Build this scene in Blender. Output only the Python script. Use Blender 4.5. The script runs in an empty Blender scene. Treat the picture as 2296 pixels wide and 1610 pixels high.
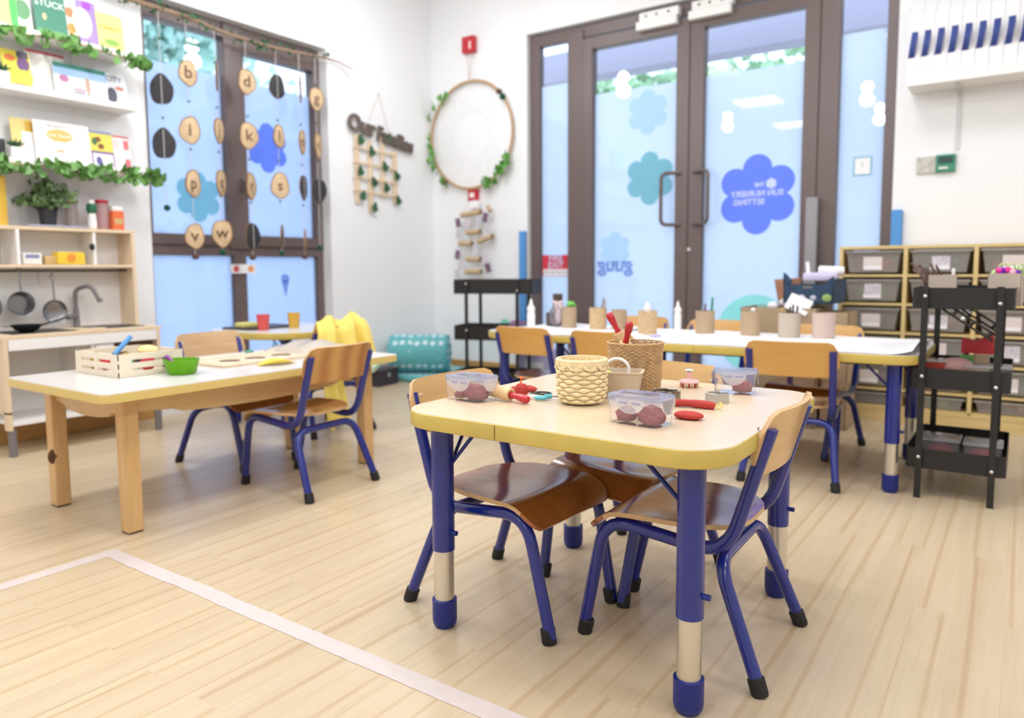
import bpy, bmesh, math, random
from mathutils import Vector, Matrix, Euler
from math import sin, cos, pi, radians as R
S = bpy.context.scene
random.seed(7)

# ---------------------------------------------------------------- camera, world, lights, exposure
cam_d = bpy.data.cameras.new('camera'); cam = bpy.data.objects.new('camera', cam_d)
S.collection.objects.link(cam); S.camera = cam
cam_d.sensor_width = 36.0; cam_d.lens = 1645.8 / 2296 * 36; cam_d.shift_y = -51.8 / 2296
YAW, PITCH, ROLL = 0.6079, -0.0892, -0.0062
fw = Vector((-sin(YAW) * cos(PITCH), cos(YAW) * cos(PITCH), sin(PITCH)))
rt0 = Vector((cos(YAW), sin(YAW), 0)); up0 = rt0.cross(fw)
rt = cos(ROLL) * rt0 + sin(ROLL) * up0; up = -sin(ROLL) * rt0 + cos(ROLL) * up0
cam.matrix_world = Matrix((( rt.x, up.x, -fw.x, 0), (rt.y, up.y, -fw.y, 0), (rt.z, up.z, -fw.z, .85), (0, 0, 0, 1)))
cam_d.dof.use_dof = True; cam_d.dof.focus_distance = 1.55; cam_d.dof.aperture_fstop = 2.5
cam_d.clip_start = .02

W = bpy.data.worlds.new('sky'); S.world = W; W.use_nodes = True
bg = W.node_tree.nodes['Background']
bg.inputs['Color'].default_value = (.66, .79, 1.0, 1); bg.inputs['Strength'].default_value = 2.6

S.view_settings.view_transform = 'Standard'; S.view_settings.look = 'None'
S.view_settings.gamma = 1; S.view_settings.use_curve_mapping = False
S.view_settings.exposure = -0.06
S.cycles.transparent_max_bounces = 32

CEIL = 3.1
LAMPS = [(x, y) for x in (-3.0, -.9, 1.3) for y in (-2.2, -.3, 1.6, 3.5)]
for lx, ly in LAMPS:
    ld = bpy.data.lights.new('ceiling_light', 'AREA'); ld.shape = 'RECTANGLE'; ld.size = .56; ld.size_y = .56
    ld.energy = {-3.0: 7.8, -.9: 11, 1.3: 16}[lx]; ld.color = (.88, .92, 1.0)
    lo = bpy.data.objects.new('ceiling_lamp', ld); lo.location = (lx, ly, CEIL - .035); S.collection.objects.link(lo)

PENDANTS = ((-3.12, 3.45, 2.62), (-3.05, 1.75, 2.45), (-3.05, .75, 2.7), (-1.33, 1.8, 2.6), (-1.34, .95, 2.55))
for p in PENDANTS:
    ld = bpy.data.lights.new('pendant_light', 'POINT'); ld.energy = 15; ld.color = (.90, .935, 1.0); ld.shadow_soft_size = .06
    lo = bpy.data.objects.new('pendant_light', ld); lo.location = (p[0], p[1], p[2] - .12); S.collection.objects.link(lo)

# ---------------------------------------------------------------- helpers
def lin(c):
    return tuple((v / 255 / 12.92 if v / 255 <= .04045 else ((v / 255 + .055) / 1.055) ** 2.4) for v in c)
def newmat(name):
    m = bpy.data.materials.new(name); m.use_nodes = True
    nt = m.node_tree
    return m, nt, nt.nodes['Principled BSDF'], nt.nodes, nt.links
def mat(name, rgb, rough=.5, metal=0, coat=0, bump=0, bscale=60, var=0, vscale=8, emit=None, sss=0, spec=None):
    m, nt, b, N, L = newmat(name)
    c = lin(rgb) + (1,)
    b.inputs['Base Color'].default_value = c
    b.inputs['Roughness'].default_value = rough; b.inputs['Metallic'].default_value = metal
    b.inputs['Coat Weight'].default_value = coat; b.inputs['Coat Roughness'].default_value = .12
    if spec is not None: b.inputs['Specular IOR Level'].default_value = spec
    if emit: b.inputs['Emission Color'].default_value = lin(emit[0]) + (1,); b.inputs['Emission Strength'].default_value = emit[1]
    tc = N.new('ShaderNodeTexCoord')
    if bump:
        n = N.new('ShaderNodeTexNoise'); n.inputs['Scale'].default_value = bscale; n.inputs['Detail'].default_value = 3
        L.new(tc.outputs['Object'], n.inputs['Vector'])
        bp = N.new('ShaderNodeBump'); bp.inputs['Strength'].default_value = bump; bp.inputs['Distance'].default_value = .004
        L.new(n.outputs['Fac'], bp.inputs['Height']); L.new(bp.outputs['Normal'], b.inputs['Normal'])
    if var:
        n = N.new('ShaderNodeTexNoise'); n.inputs['Scale'].default_value = vscale; n.inputs['Detail'].default_value = 4
        L.new(tc.outputs['Object'], n.inputs['Vector'])
        r = N.new('ShaderNodeValToRGB'); e = r.color_ramp.elements
        e[0].position = .3; e[1].position = .7
        e[0].color = tuple(max(0, v * (1 - var)) for v in c[:3]) + (1,); e[1].color = tuple(min(1, v * (1 + var)) for v in c[:3]) + (1,)
        L.new(n.outputs['Fac'], r.inputs['Fac']); L.new(r.outputs['Color'], b.inputs['Base Color'])
    return m
def wood(name, c1, c2, scale=(1, 12, 12), rough=.4, coat=.2, nscale=3, dist=1.5, bump=.05, rings=None):
    m, nt, b, N, L = newmat(name)
    tc = N.new('ShaderNodeTexCoord'); mp = N.new('ShaderNodeMapping'); mp.inputs['Scale'].default_value = scale
    L.new(tc.outputs['Object'], mp.inputs['Vector'])
    n = N.new('ShaderNodeTexNoise'); n.inputs['Scale'].default_value = nscale; n.inputs['Detail'].default_value = 6
    n.inputs['Distortion'].default_value = dist; L.new(mp.outputs['Vector'], n.inputs['Vector'])
    r = N.new('ShaderNodeValToRGB'); e = r.color_ramp.elements
    e[0].position = .3; e[1].position = .7; e[0].color = lin(c1) + (1,); e[1].color = lin(c2) + (1,)
    src = n.outputs['Fac']
    if rings:
        w = N.new('ShaderNodeTexWave'); w.inputs['Scale'].default_value = rings; w.inputs['Distortion'].default_value = 5; w.inputs['Detail'].default_value = 1.0
        w.inputs['Detail Scale'].default_value = .6
        L.new(mp.outputs['Vector'], w.inputs['Vector']); mx = N.new('ShaderNodeMath'); mx.operation = 'MULTIPLY_ADD'
        L.new(w.outputs['Fac'], mx.inputs[0]); mx.inputs[1].default_value = .35
        m2 = N.new('ShaderNodeMath'); m2.operation = 'MULTIPLY'; L.new(n.outputs['Fac'], m2.inputs[0]); m2.inputs[1].default_value = .7
        L.new(m2.outputs[0], mx.inputs[2]); src = mx.outputs[0]
    L.new(src, r.inputs['Fac']); L.new(r.outputs['Color'], b.inputs['Base Color'])
    b.inputs['Roughness'].default_value = rough; b.inputs['Coat Weight'].default_value = coat; b.inputs['Coat Roughness'].default_value = .15
    if bump:
        bp = N.new('ShaderNodeBump'); bp.inputs['Strength'].default_value = bump; bp.inputs['Distance'].default_value = .002
        L.new(n.outputs['Fac'], bp.inputs['Height']); L.new(bp.outputs['Normal'], b.inputs['Normal'])
    return m
def clear(name, tint, opacity=.25, rough=.1, body=None, spec=.12):
    """see-through plastic or glass: a share of body colour, the rest lets light through, with a surface gloss"""
    m, nt, b, N, L = newmat(name); out = N['Material Output']
    b.inputs['Base Color'].default_value = lin(body or tint) + (1,); b.inputs['Roughness'].default_value = .45
    t = N.new('ShaderNodeBsdfTransparent'); t.inputs['Color'].default_value = lin(tint) + (1,)
    mx = N.new('ShaderNodeMixShader'); mx.inputs[0].default_value = opacity
    tl = N.new('ShaderNodeBsdfTranslucent'); tl.inputs['Color'].default_value = lin(body or tint) + (1,)
    mb = N.new('ShaderNodeMixShader'); mb.inputs[0].default_value = .5; L.new(b.outputs[0], mb.inputs[1]); L.new(tl.outputs[0], mb.inputs[2])
    L.new(t.outputs[0], mx.inputs[1]); L.new(mb.outputs[0], mx.inputs[2])
    g = N.new('ShaderNodeBsdfGlossy'); g.inputs['Roughness'].default_value = rough
    lw = N.new('ShaderNodeLayerWeight'); lw.inputs['Blend'].default_value = spec
    m3 = N.new('ShaderNodeMixShader'); L.new(lw.outputs['Fresnel'], m3.inputs[0]); L.new(mx.outputs[0], m3.inputs[1]); L.new(g.outputs[0], m3.inputs[2])
    L.new(m3.outputs[0], out.inputs['Surface'])
    return m
def film(name, rgb, transp=.1):
    """frosted film on glass: daylight from outside diffuses through it"""
    m, nt, b, N, L = newmat(name); out = N['Material Output']; N.remove(b)
    t = N.new('ShaderNodeBsdfTranslucent'); t.inputs['Color'].default_value = lin(rgb) + (1,)
    d = N.new('ShaderNodeBsdfDiffuse'); d.inputs['Color'].default_value = lin(rgb) + (1,)
    mx = N.new('ShaderNodeMixShader'); mx.inputs[0].default_value = .18
    L.new(t.outputs[0], mx.inputs[1]); L.new(d.outputs[0], mx.inputs[2])
    tr = N.new('ShaderNodeBsdfTransparent'); m2 = N.new('ShaderNodeMixShader'); m2.inputs[0].default_value = transp
    L.new(mx.outputs[0], m2.inputs[1]); L.new(tr.outputs[0], m2.inputs[2]); L.new(m2.outputs[0], out.inputs['Surface'])
    return m

def rot_to(v):
    return Vector((0, 0, 1)).rotation_difference(Vector(v).normalized()).to_matrix().to_4x4()
class B:
    """collects shapes, links them as ONE mesh object"""
    def __init__(s): s.bm = bmesh.new()
    def _xf(s, vs, M):
        if M is not None:
            for v in vs: v.co = M @ v.co
    def box(s, c, d, bev=0, M=None, seg=2):
        r = bmesh.ops.create_cube(s.bm, size=1); vs = r['verts']
        for v in vs: v.co = Vector((c[0] + v.co.x * d[0], c[1] + v.co.y * d[1], c[2] + v.co.z * d[2]))
        if bev:
            es = list({e for v in vs for e in v.link_edges})
            r = bmesh.ops.bevel(s.bm, geom=es, offset=min(bev, min(d) * .49), segments=seg, profile=.5, affect='EDGES')
            vs = list({v for f in r['faces'] for v in f.verts} | {v for v in vs if v.is_valid})
        s._xf(vs, M); return s
    def bx(s, x0, x1, y0, y1, z0, z1, bev=0):
        return s.box(((x0 + x1) / 2, (y0 + y1) / 2, (z0 + z1) / 2), (abs(x1 - x0), abs(y1 - y0), abs(z1 - z0)), bev)
    def lathe(s, prof, seg=24, c=(0, 0, 0), M=None, sx=1, sy=1, wob=None):
        rings = []; allv = []
        for r, z in prof:
            if r < 1e-5: ring = [s.bm.verts.new((0, 0, z))]
            else: ring = [s.bm.verts.new((r * cos(2 * pi * i / seg) * sx, r * sin(2 * pi * i / seg) * sy, z)) for i in range(seg)]
            rings.append(ring); allv += ring
        for a, b in zip(rings, rings[1:]):
            for i in range(seg):
                j = (i + 1) % seg
                if len(a) == 1 and len(b) == 1: continue
                if len(a) == 1: s.bm.faces.new((a[0], b[i], b[j]))
                elif len(b) == 1: s.bm.faces.new((a[i], a[j], b[0]))
                else: s.bm.faces.new((a[i], a[j], b[j], b[i]))
        T = Matrix.Translation(c)
        s._xf(allv, T @ M if M is not None else T); return s
    def cyl(s, a, b, r, r2=None, seg=16):
        a = Vector(a); b = Vector(b); r2 = r if r2 is None else r2
        return s.lathe([(0, 0), (r, 0), (r2, (b - a).length), (0, (b - a).length)], seg, a, rot_to(b - a))
    def sph(s, c, r, seg=14, sc=(1, 1, 1), M=None):
        q = bmesh.ops.create_uvsphere(s.bm, u_segments=seg, v_segments=max(6, seg // 2), radius=r)
        for v in q['verts']:
            co = Vector((v.co.x * sc[0], v.co.y * sc[1], v.co.z * sc[2]))
            if M is not None: co = M @ co
            v.co = co + Vector(c)
        return s
    def tube(s, pts, r, seg=10, closed=False, cap=True):
        pts = [Vector(p) for p in pts]; n = len(pts); rings = []; rr = r if hasattr(r, '__len__') else [r] * n
        T0 = None; U = None
        for i, p in enumerate(pts):
            if closed: t = (pts[(i + 1) % n] - pts[i - 1]).normalized()
            else: t = (pts[min(i + 1, n - 1)] - pts[max(i - 1, 0)]).normalized()
            if U is None:
                U = t.orthogonal().normalized()
            else:
                U = (U - t * U.dot(t))
                U = U.normalized() if U.length > 1e-6 else t.orthogonal().normalized()
            V = t.cross(U)
            rings.append([s.bm.verts.new(p + (U * cos(2 * pi * k / seg) + V * sin(2 * pi * k / seg)) * rr[i]) for k in range(seg)])
        m = n if closed else n - 1
        for i in range(m):
            a = rings[i]; b = rings[(i + 1) % n]
            for k in range(seg):
                s.bm.faces.new((a[k], a[(k + 1) % seg], b[(k + 1) % seg], b[k]))
        if cap and not closed:
            s.bm.faces.new(rings[0][::-1]); s.bm.faces.new(rings[-1])
        return s
    def prism(s, out, z0, z1, M=None, bev=0, seg=2):
        lo = [s.bm.verts.new((x, y, z0)) for x, y in out]; hi = [s.bm.verts.new((x, y, z1)) for x, y in out]
        n = len(out); fs = [s.bm.faces.new(lo[::-1]), s.bm.faces.new(hi)]
        for i in range(n): fs.append(s.bm.faces.new((lo[i], lo[(i + 1) % n], hi[(i + 1) % n], hi[i])))
        vs = lo + hi
        if bev:
            es = [e for e in fs[0].edges] + [e for e in fs[1].edges]
            r = bmesh.ops.bevel(s.bm, geom=es, offset=bev, segments=seg, profile=.5, affect='EDGES')
            vs = list({v for f in r['faces'] for v in f.verts} | {v for v in vs if v.is_valid})
        s._xf(vs, M); return s
    def quad(s, pts):
        s.bm.faces.new([s.bm.verts.new(p) for p in pts]); return s
    def grid(s, f, nu, nv, th=0, closeu=False):
        g = [[s.bm.verts.new(f(i / nu, j / nv)) for j in range(nv + 1)] for i in range(nu + 1)]
        fs = []
        for i in range(nu):
            for j in range(nv): fs.append(s.bm.faces.new((g[i][j], g[i + 1][j], g[i + 1][j + 1], g[i][j + 1])))
        if th:
            s.bm.normal_update(); r = bmesh.ops.solidify(s.bm, geom=fs, thickness=th)
        return s
    def build(s, name, m, parent=None, smooth=True, loc=None, rz=0, ang=38):
        bm = s.bm; bm.normal_update()
        bmesh.ops.recalc_face_normals(bm, faces=bm.faces)
        for f in bm.faces: f.smooth = smooth
        if smooth:
            for e in bm.edges:
                if len(e.link_faces) == 2 and e.calc_face_angle(0) > R(ang): e.smooth = False
        me = bpy.data.meshes.new(name); bm.to_mesh(me); bm.free()
        for q in (m if isinstance(m, (list, tuple)) else [m]): me.materials.append(q)
        o = bpy.data.objects.new(name, me); S.collection.objects.link(o)
        if parent is not None: o.parent = parent
        if loc is not None: o.location = loc
        o.rotation_euler.z = rz
        return o
def tag(o, label, cat, group=None, kind=None):
    o['label'] = label; o['category'] = cat
    if group: o['group'] = group
    if kind: o['kind'] = kind
    return o
def thing(name, label, cat, loc=(0, 0, 0), rz=0, group=None):
    o = bpy.data.objects.new(name, None); o.empty_display_size = .05; S.collection.objects.link(o)
    o.location = loc; o.rotation_euler = (0, 0, rz); return tag(o, label, cat, group)
def struct(b, name, m, smooth=False):
    o = b.build(name, m, smooth=smooth); o['kind'] = 'structure'; return o
def kids(o): return [c for c in S.collection.objects if c.parent == o]
def dup(o, loc=None, rz=None, label=None, parent=None):
    c = o.copy(); S.collection.objects.link(c)
    if parent is not None: c.parent = parent
    if loc is not None: c.location = loc
    if rz is not None: c.rotation_euler.z = rz
    if label: c['label'] = label
    for k in kids(o): dup(k, parent=c)
    return c
def rrect(w, d, r, n=6, cx=0, cy=0):
    o = []
    for sx, sy, a0 in ((1, 1, 0), (-1, 1, 90), (-1, -1, 180), (1, -1, 270)):
        for k in range(n + 1):
            a = R(a0 + 90 * k / n); o.append((cx + sx * (w / 2 - r) + r * cos(a), cy + sy * (d / 2 - r) + r * sin(a)))
    return o
def fillet(pts, rad, n=6):
    pts = [Vector(p) for p in pts]; out = [pts[0]]
    rs = rad if hasattr(rad, '__len__') else [rad] * len(pts)
    for i in range(1, len(pts) - 1):
        p = pts[i]; a = (pts[i - 1] - p); b = (pts[i + 1] - p); r = min(rs[i], a.length * .49, b.length * .49)
        A = p + a.normalized() * r; Bq = p + b.normalized() * r
        for k in range(n + 1):
            t = k / n; out.append(A * (1 - t) ** 2 + p * 2 * t * (1 - t) + Bq * t * t)
    out.append(pts[-1]); return out
def spline(pts, n=8):
    P = [Vector(p) for p in pts]; P = [P[0] * 2 - P[1]] + P + [P[-1] * 2 - P[-2]]; out = []
    for i in range(1, len(P) - 2):
        for k in range(n):
            t = k / n; a, b, c, d = P[i - 1:i + 3]
            out.append(.5 * ((2 * b) + (c - a) * t + (2 * a - 5 * b + 4 * c - d) * t * t + (3 * b - a - 3 * c + d) * t ** 3))
    out.append(P[-2]); return out
def text(body, size, m, parent, M, ext=.001, name='lettering', align='CENTER', bold=0, wx=1.0, shear=0):
    c = bpy.data.curves.new(name, 'FONT'); c.body = body; c.size = size; c.extrude = ext; c.align_x = align; c.align_y = 'CENTER'
    c.offset = bold; c.resolution_u = 3; c.shear = shear
    t = bpy.data.objects.new(name, c); S.collection.objects.link(t)
    bpy.context.view_layer.update()
    me = bpy.data.meshes.new_from_object(t.evaluated_get(bpy.context.evaluated_depsgraph_get()))
    bpy.data.objects.remove(t)
    me.transform(M @ Matrix.Diagonal((wx, 1, 1, 1)))
    me.materials.clear(); me.materials.append(m)
    o = bpy.data.objects.new(name, me); S.collection.objects.link(o)
    if parent is not None: o.parent = parent
    return o
def frame_M(o, ex, ey):
    """matrix whose x and y axes are ex, ey at origin o"""
    ex = Vector(ex).normalized(); ey = Vector(ey).normalized(); ez = ex.cross(ey)
    return Matrix(((ex.x, ey.x, ez.x, o[0]), (ex.y, ey.y, ez.y, o[1]), (ex.z, ey.z, ez.z, o[2]), (0, 0, 0, 1)))
def leafbm(b, c, size, M):
    """small lobed leaf, slightly folded"""
    o = [(0, -.5), (.28, -.42), (.5, -.1), (.3, .12), (.22, .4), (0, .62), (-.22, .4), (-.3, .12), (-.5, -.1), (-.28, -.42)]
    vs = [b.bm.verts.new(Vector(c) + M @ Vector((x * size, y * size, abs(x) * size * .35))) for x, y in o]
    m1 = b.bm.verts.new(Vector(c) + M @ Vector((0, 0, 0)))
    for i in range(10): b.bm.faces.new((vs[i], vs[(i + 1) % 10], m1))
def rmat(a=pi):
    return Euler((random.uniform(-a, a), random.uniform(-a, a), random.uniform(-pi, pi))).to_matrix()

# ---------------------------------------------------------------- materials
M_wall = mat('wall_paint', (241, 242, 244), .7, bump=.03, bscale=90)
M_ceil = mat('ceiling_paint', (245, 245, 245), .8)
M_frame = mat('brown_metal', (108, 94, 92), .36, bump=.02)
M_frame_in = mat('dark_gasket', (30, 30, 55), .5)
M_blue = mat('blue_enamel', (16, 37, 130), .22, coat=.4)
M_blue_c = mat('blue_plastic', (16, 35, 120), .4)
M_steel = mat('brushed_steel', (214, 208, 196), .28, metal=.85)
M_rubber = mat('black_rubber', (22, 22, 24), .6)
M_black = mat('black_metal', (30, 29, 30), .42)
M_screw = mat('screw_steel', (225, 225, 228), .2, metal=.8)
M_white = mat('white_lacquer', (242, 240, 238), .4)
M_yel = mat('yellow_edging', (206, 182, 94), .42, var=.06, vscale=14)
M_pyel = mat('pale_yellow_edging', (222, 196, 120), .45)
M_top = wood('pale_maple_laminate', (218, 196, 164), (228, 208, 178), (1.2, 30, 10), .32, .3, 3, .3, 0)
M_topw = wood('white_laminate', (222, 217, 215), (230, 226, 224), (1, 20, 10), .3, .3, 3, .3, 0)
M_seat = wood('brown_seat_plywood', (146, 82, 38), (166, 98, 48), (10, 2, 2), .16, .6, 2, 1.5, 0)
M_seat_l = wood('honey_seat_plywood', (190, 134, 76), (206, 152, 92), (10, 2, 2), .22, .5, 2, 1.5, 0)
M_back = wood('honey_plywood', (204, 162, 102), (218, 178, 118), (2, 4, 14), .3, .4, 2, .8, .02)
M_back_o = wood('orange_plywood', (212, 160, 84), (220, 170, 96), (2, 4, 10), .32, .4, 2, .8, .02)
M_back_g = wood('figured_plywood', (172, 112, 52), (210, 158, 92), (1.6, 3, 3.2), .3, .4, 1.2, .8, .02, rings=2.2)
M_back_p = wood('pale_plywood', (196, 158, 112), (212, 176, 132), (2, 4, 14), .3, .4, 2, .8, .02)
M_ply = mat('plywood_edge', (206, 168, 122), .5, var=.08, vscale=40)
M_birch = wood('birch_panel', (224, 200, 168), (234, 212, 182), (6, 6, 1), .5, .05, 3, .8, .02)
M_pine = wood('pine_wood', (204, 162, 106), (220, 180, 126), (14, 14, 1.2), .4, .3, 2, 1.2, .02)
M_apron = wood('apron_wood', (206, 170, 118), (220, 186, 136), (10, 1.2, 10), .4, .2, 2, 1.2, .02)
M_unit = wood('cream_melamine', (216, 190, 128), (226, 202, 144), (2, 2, 10), .4, .1, 2, .5, 0)
M_skirt = wood('skirting_wood', (196, 146, 82), (208, 160, 96), (1, 2, 10), .4, .2, 2, .5, .02)
M_grey = mat('grey_plastic', (120, 116, 118), .45)
M_dark = mat('dark_grey', (58, 58, 62), .4, metal=.3)
M_card = mat('cardboard', (184, 160, 130), .85, bump=.05, var=.05)
M_card2 = mat('grey_card', (196, 182, 166), .85, bump=.03)
M_card3 = mat('pink_card', (206, 184, 172), .85, bump=.03)
M_cork = mat('cork', (206, 176, 136), .85, bump=.25, bscale=240, var=.22, vscale=90)
M_paper = mat('white_paper', (244, 243, 246), .7)
M_leaf = mat('ivy_green', (104, 152, 78), .5, var=.35, vscale=12)
M_leafb = mat('bright_ivy', (98, 160, 68), .5, var=.3, vscale=14)
M_leafd = mat('dark_ivy', (48, 92, 58), .5, var=.25, vscale=20)
M_jute = mat('jute', (190, 158, 122), .9, bump=.3, bscale=200)
M_branch = mat('branch_bark', (150, 126, 104), .9, bump=.3, bscale=80, var=.2)
M_red = mat('red_plastic', (196, 40, 52), .35)
M_dough = mat('red_playdough', (180, 56, 50), .75, bump=.15, bscale=90, var=.08, vscale=30)
M_doughd = mat('maroon_playdough', (150, 70, 76), .75, bump=.15, bscale=90)
M_teal = mat('teal_plastic', (96, 192, 208), .35)
M_box = clear('food_box_plastic', (255, 255, 255), .16, .12, (255, 255, 255), .05)
M_lid = clear('food_box_lid', (255, 255, 255), .40, .12, (246, 246, 252), .14)
M_seal = clear('blue_seal', (246, 247, 255), .30, .2, (186, 196, 242), .08)
M_traypl = clear('clear_tray_plastic', (250, 248, 246), .50, .25, (240, 236, 230), .12)
M_glass = clear('window_glass', (252, 254, 255), .0, .015, None, .30)

# ---------------------------------------------------------------- room shell
XW, YD = -4.16, 4.82
XE, YS = 3.2, -3.6
# floor: boards running away from the camera along the window wall
mf, nt, b, N, L = newmat('floor_boards')
tc = N.new('ShaderNodeTexCoord')
sep = N.new('ShaderNodeSeparateXYZ'); L.new(tc.outputs['Object'], sep.inputs[0])
cmb = N.new('ShaderNodeCombineXYZ'); L.new(sep.outputs['Y'], cmb.inputs['X']); L.new(sep.outputs['X'], cmb.inputs['Y'])
br = N.new('ShaderNodeTexBrick'); L.new(cmb.outputs[0], br.inputs['Vector'])
br.inputs['Scale'].default_value = 1; br.inputs['Brick Width'].default_value = 1.25; br.inputs['Row Height'].default_value = .095
br.inputs['Mortar Size'].default_value = .0005; br.inputs['Mortar Smooth'].default_value = .5; br.offset = .37
br.inputs['Color1'].default_value = (0, 0, 0, 1); br.inputs['Color2'].default_value = (1, 1, 1, 1); br.inputs['Mortar'].default_value = (.3, .3, .3, 1)
sx = N.new('ShaderNodeVectorMath'); sx.operation = 'MULTIPLY'; sx.inputs[1].default_value = (.55, 12, 1); L.new(cmb.outputs[0], sx.inputs[0])
ad = N.new('ShaderNodeVectorMath'); ad.operation = 'ADD'; L.new(sx.outputs[0], ad.inputs[0])
sc = N.new('ShaderNodeVectorMath'); sc.operation = 'SCALE'; L.new(br.outputs['Color'], sc.inputs[0]); sc.inputs['Scale'].default_value = 17
L.new(sc.outputs[0], ad.inputs[1])
n1 = N.new('ShaderNodeTexNoise'); n1.inputs['Scale'].default_value = 1.3; n1.inputs['Detail'].default_value = 5; n1.inputs['Distortion'].default_value = .8; L.new(ad.outputs[0], n1.inputs['Vector'])
n2 = N.new('ShaderNodeTexNoise'); n2.inputs['Scale'].default_value = 9; n2.inputs['Detail'].default_value = 4; L.new(ad.outputs[0], n2.inputs['Vector'])
cr = N.new('ShaderNodeValToRGB'); e = cr.color_ramp.elements; e[0].position = .28; e[1].position = .72
e[0].color = lin((205, 184, 153)) + (1,); e[1].color = lin((214, 196, 166)) + (1,); L.new(n1.outputs['Fac'], cr.inputs['Fac'])
c2 = N.new('ShaderNodeValToRGB'); e = c2.color_ramp.elements; e[0].position = .25; e[1].position = .5
e[0].color = lin((248, 245, 241)) + (1,); e[1].color = (1, 1, 1, 1); L.new(n2.outputs['Fac'], c2.inputs['Fac'])
# thin darker pine rays
wv = N.new('ShaderNodeTexWave'); wv.bands_direction = 'Y'; wv.inputs['Scale'].default_value = .32; wv.inputs['Distortion'].default_value = 7
wv.inputs['Detail'].default_value = 2; wv.inputs['Detail Scale'].default_value = .7; L.new(ad.outputs[0], wv.inputs['Vector'])
c3 = N.new('ShaderNodeValToRGB'); e = c3.color_ramp.elements; e[0].position = .0; e[1].position = .1
e[0].color = lin((242, 233, 222)) + (1,); e[1].color = (1, 1, 1, 1); L.new(wv.outputs['Fac'], c3.inputs['Fac'])
def mul(a, bb):
    q = N.new('ShaderNodeMix'); q.data_type = 'RGBA'; q.blend_type = 'MULTIPLY'; q.inputs[0].default_value = 1
    L.new(a, q.inputs[6]); L.new(bb, q.inputs[7]); return q.outputs[2]
mo = N.new('ShaderNodeMapRange'); L.new(br.outputs['Fac'], mo.inputs[0]); mo.inputs[3].default_value = 1; mo.inputs[4].default_value = .9
tone = N.new('ShaderNodeMapRange'); L.new(br.outputs['Color'], tone.inputs[0]); tone.inputs[3].default_value = .975; tone.inputs[4].default_value = 1.015
cc = N.new('ShaderNodeCombineColor'); [L.new(tone.outputs[0], cc.inputs[i]) for i in range(3)]
ce = N.new('ShaderNodeCombineColor'); [L.new(mo.outputs[0], ce.inputs[i]) for i in range(3)]
L.new(mul(mul(mul(mul(cr.outputs[0], c2.outputs[0]), c3.outputs[0]), cc.outputs[0]), ce.outputs[0]), b.inputs['Base Color'])
b.inputs['Roughness'].default_value = .3; b.inputs['Specular IOR Level'].default_value = .5
struct(B().bx(XW - .3, XE + .1, YS - .1, YD + .3, -.1, 0), 'floor', mf)
struct(B().bx(XW - .3, XE + .1, YS - .1, YD + .3, CEIL, CEIL + .1), 'ceiling', M_ceil)
# window wall (left), opening y 2.33..3.68, z .10..2.43
w = B(); w.bx(XW - .2, XW, YS, 2.33, 0, CEIL); w.bx(XW - .2, XW, 3.68, YD + .2, 0, CEIL)
w.bx(XW - .2, XW, 2.33, 3.68, 2.43, CEIL); w.bx(XW - .2, XW, 2.33, 3.68, 0, .10)
struct(w, 'wall_left', M_wall)
# door wall (back), opening x -3.18..-.64, z 0..2.63
w = B(); w.bx(XW, -3.2, YD, YD + .2, 0, CEIL); w.bx(-.65, XE, YD, YD + .2, 0, CEIL); w.bx(-3.2, -.65, YD, YD + .2, 2.64, CEIL)
struct(w, 'wall_back', M_wall)
struct(B().bx(XE, XE + .1, YS, YD + .2, 0, CEIL), 'wall_right', M_wall)
struct(B().bx(XW - .2, XE + .1, YS - .1, YS, 0, CEIL), 'wall_front', M_wall)
sk = B(); sk.bx(XW, XW + .015, YS, 2.3, 0, .1, .003); sk.bx(XW, XW + .015, 3.7, YD, 0, .1, .003)
struct(sk, 'baseboard_left', M_skirt)
sk = B(); sk.bx(XW, -3.2, YD - .015, YD, 0, .1, .003); sk.bx(-.64, XE, YD - .015, YD, 0, .1, .003)
struct(sk, 'baseboard_back', M_skirt)

# ---- outside: paving, canopy, planter hedge
M_out = mat('outside_paving', (200, 200, 196), .8)
struct(B().bx(-16, 14, YD + .3, 22, -.12, -.02), 'floor_outside', M_out)
struct(B().bx(-16, XW - .3, -6, YD + .3, -.12, -.02), 'floor_outside_left', M_out)
beam = B().bx(-7, 4, 6.9, 7.15, 2.85, 3.15, .01).build('canopy_beam', mat('beam_grey', (176, 172, 190), .7)); tag(beam, 'grey beam spanning outside above the glass doors', 'beam')
hb = B()
for i in range(2600): leafbm(hb, (random.uniform(-7, 3), random.uniform(8.6, 9.2), random.uniform(2.5, 3.3)), random.uniform(.10, .2), rmat())
tag(hb.build('hedge', mat('hedge_green', (176, 214, 172), .8, var=.2, vscale=3)), 'green hedge foliage seen outside through the top of the glass doors', 'hedge', kind='stuff')
tb = B()
for i in range(2400):
    a_ = random.gauss(0, 1); leafbm(tb, (random.uniform(-9.5, -8.2), 4.6 + .9 * a_, 3.9 + .5 * random.gauss(0, 1)), random.uniform(.1, .22), rmat())
tag(tb.build('tree_foliage', mat('tree_green', (196, 232, 220), .8, var=.2, vscale=2)), 'pale green tree foliage outside above the window', 'foliage', kind='stuff')

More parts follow.
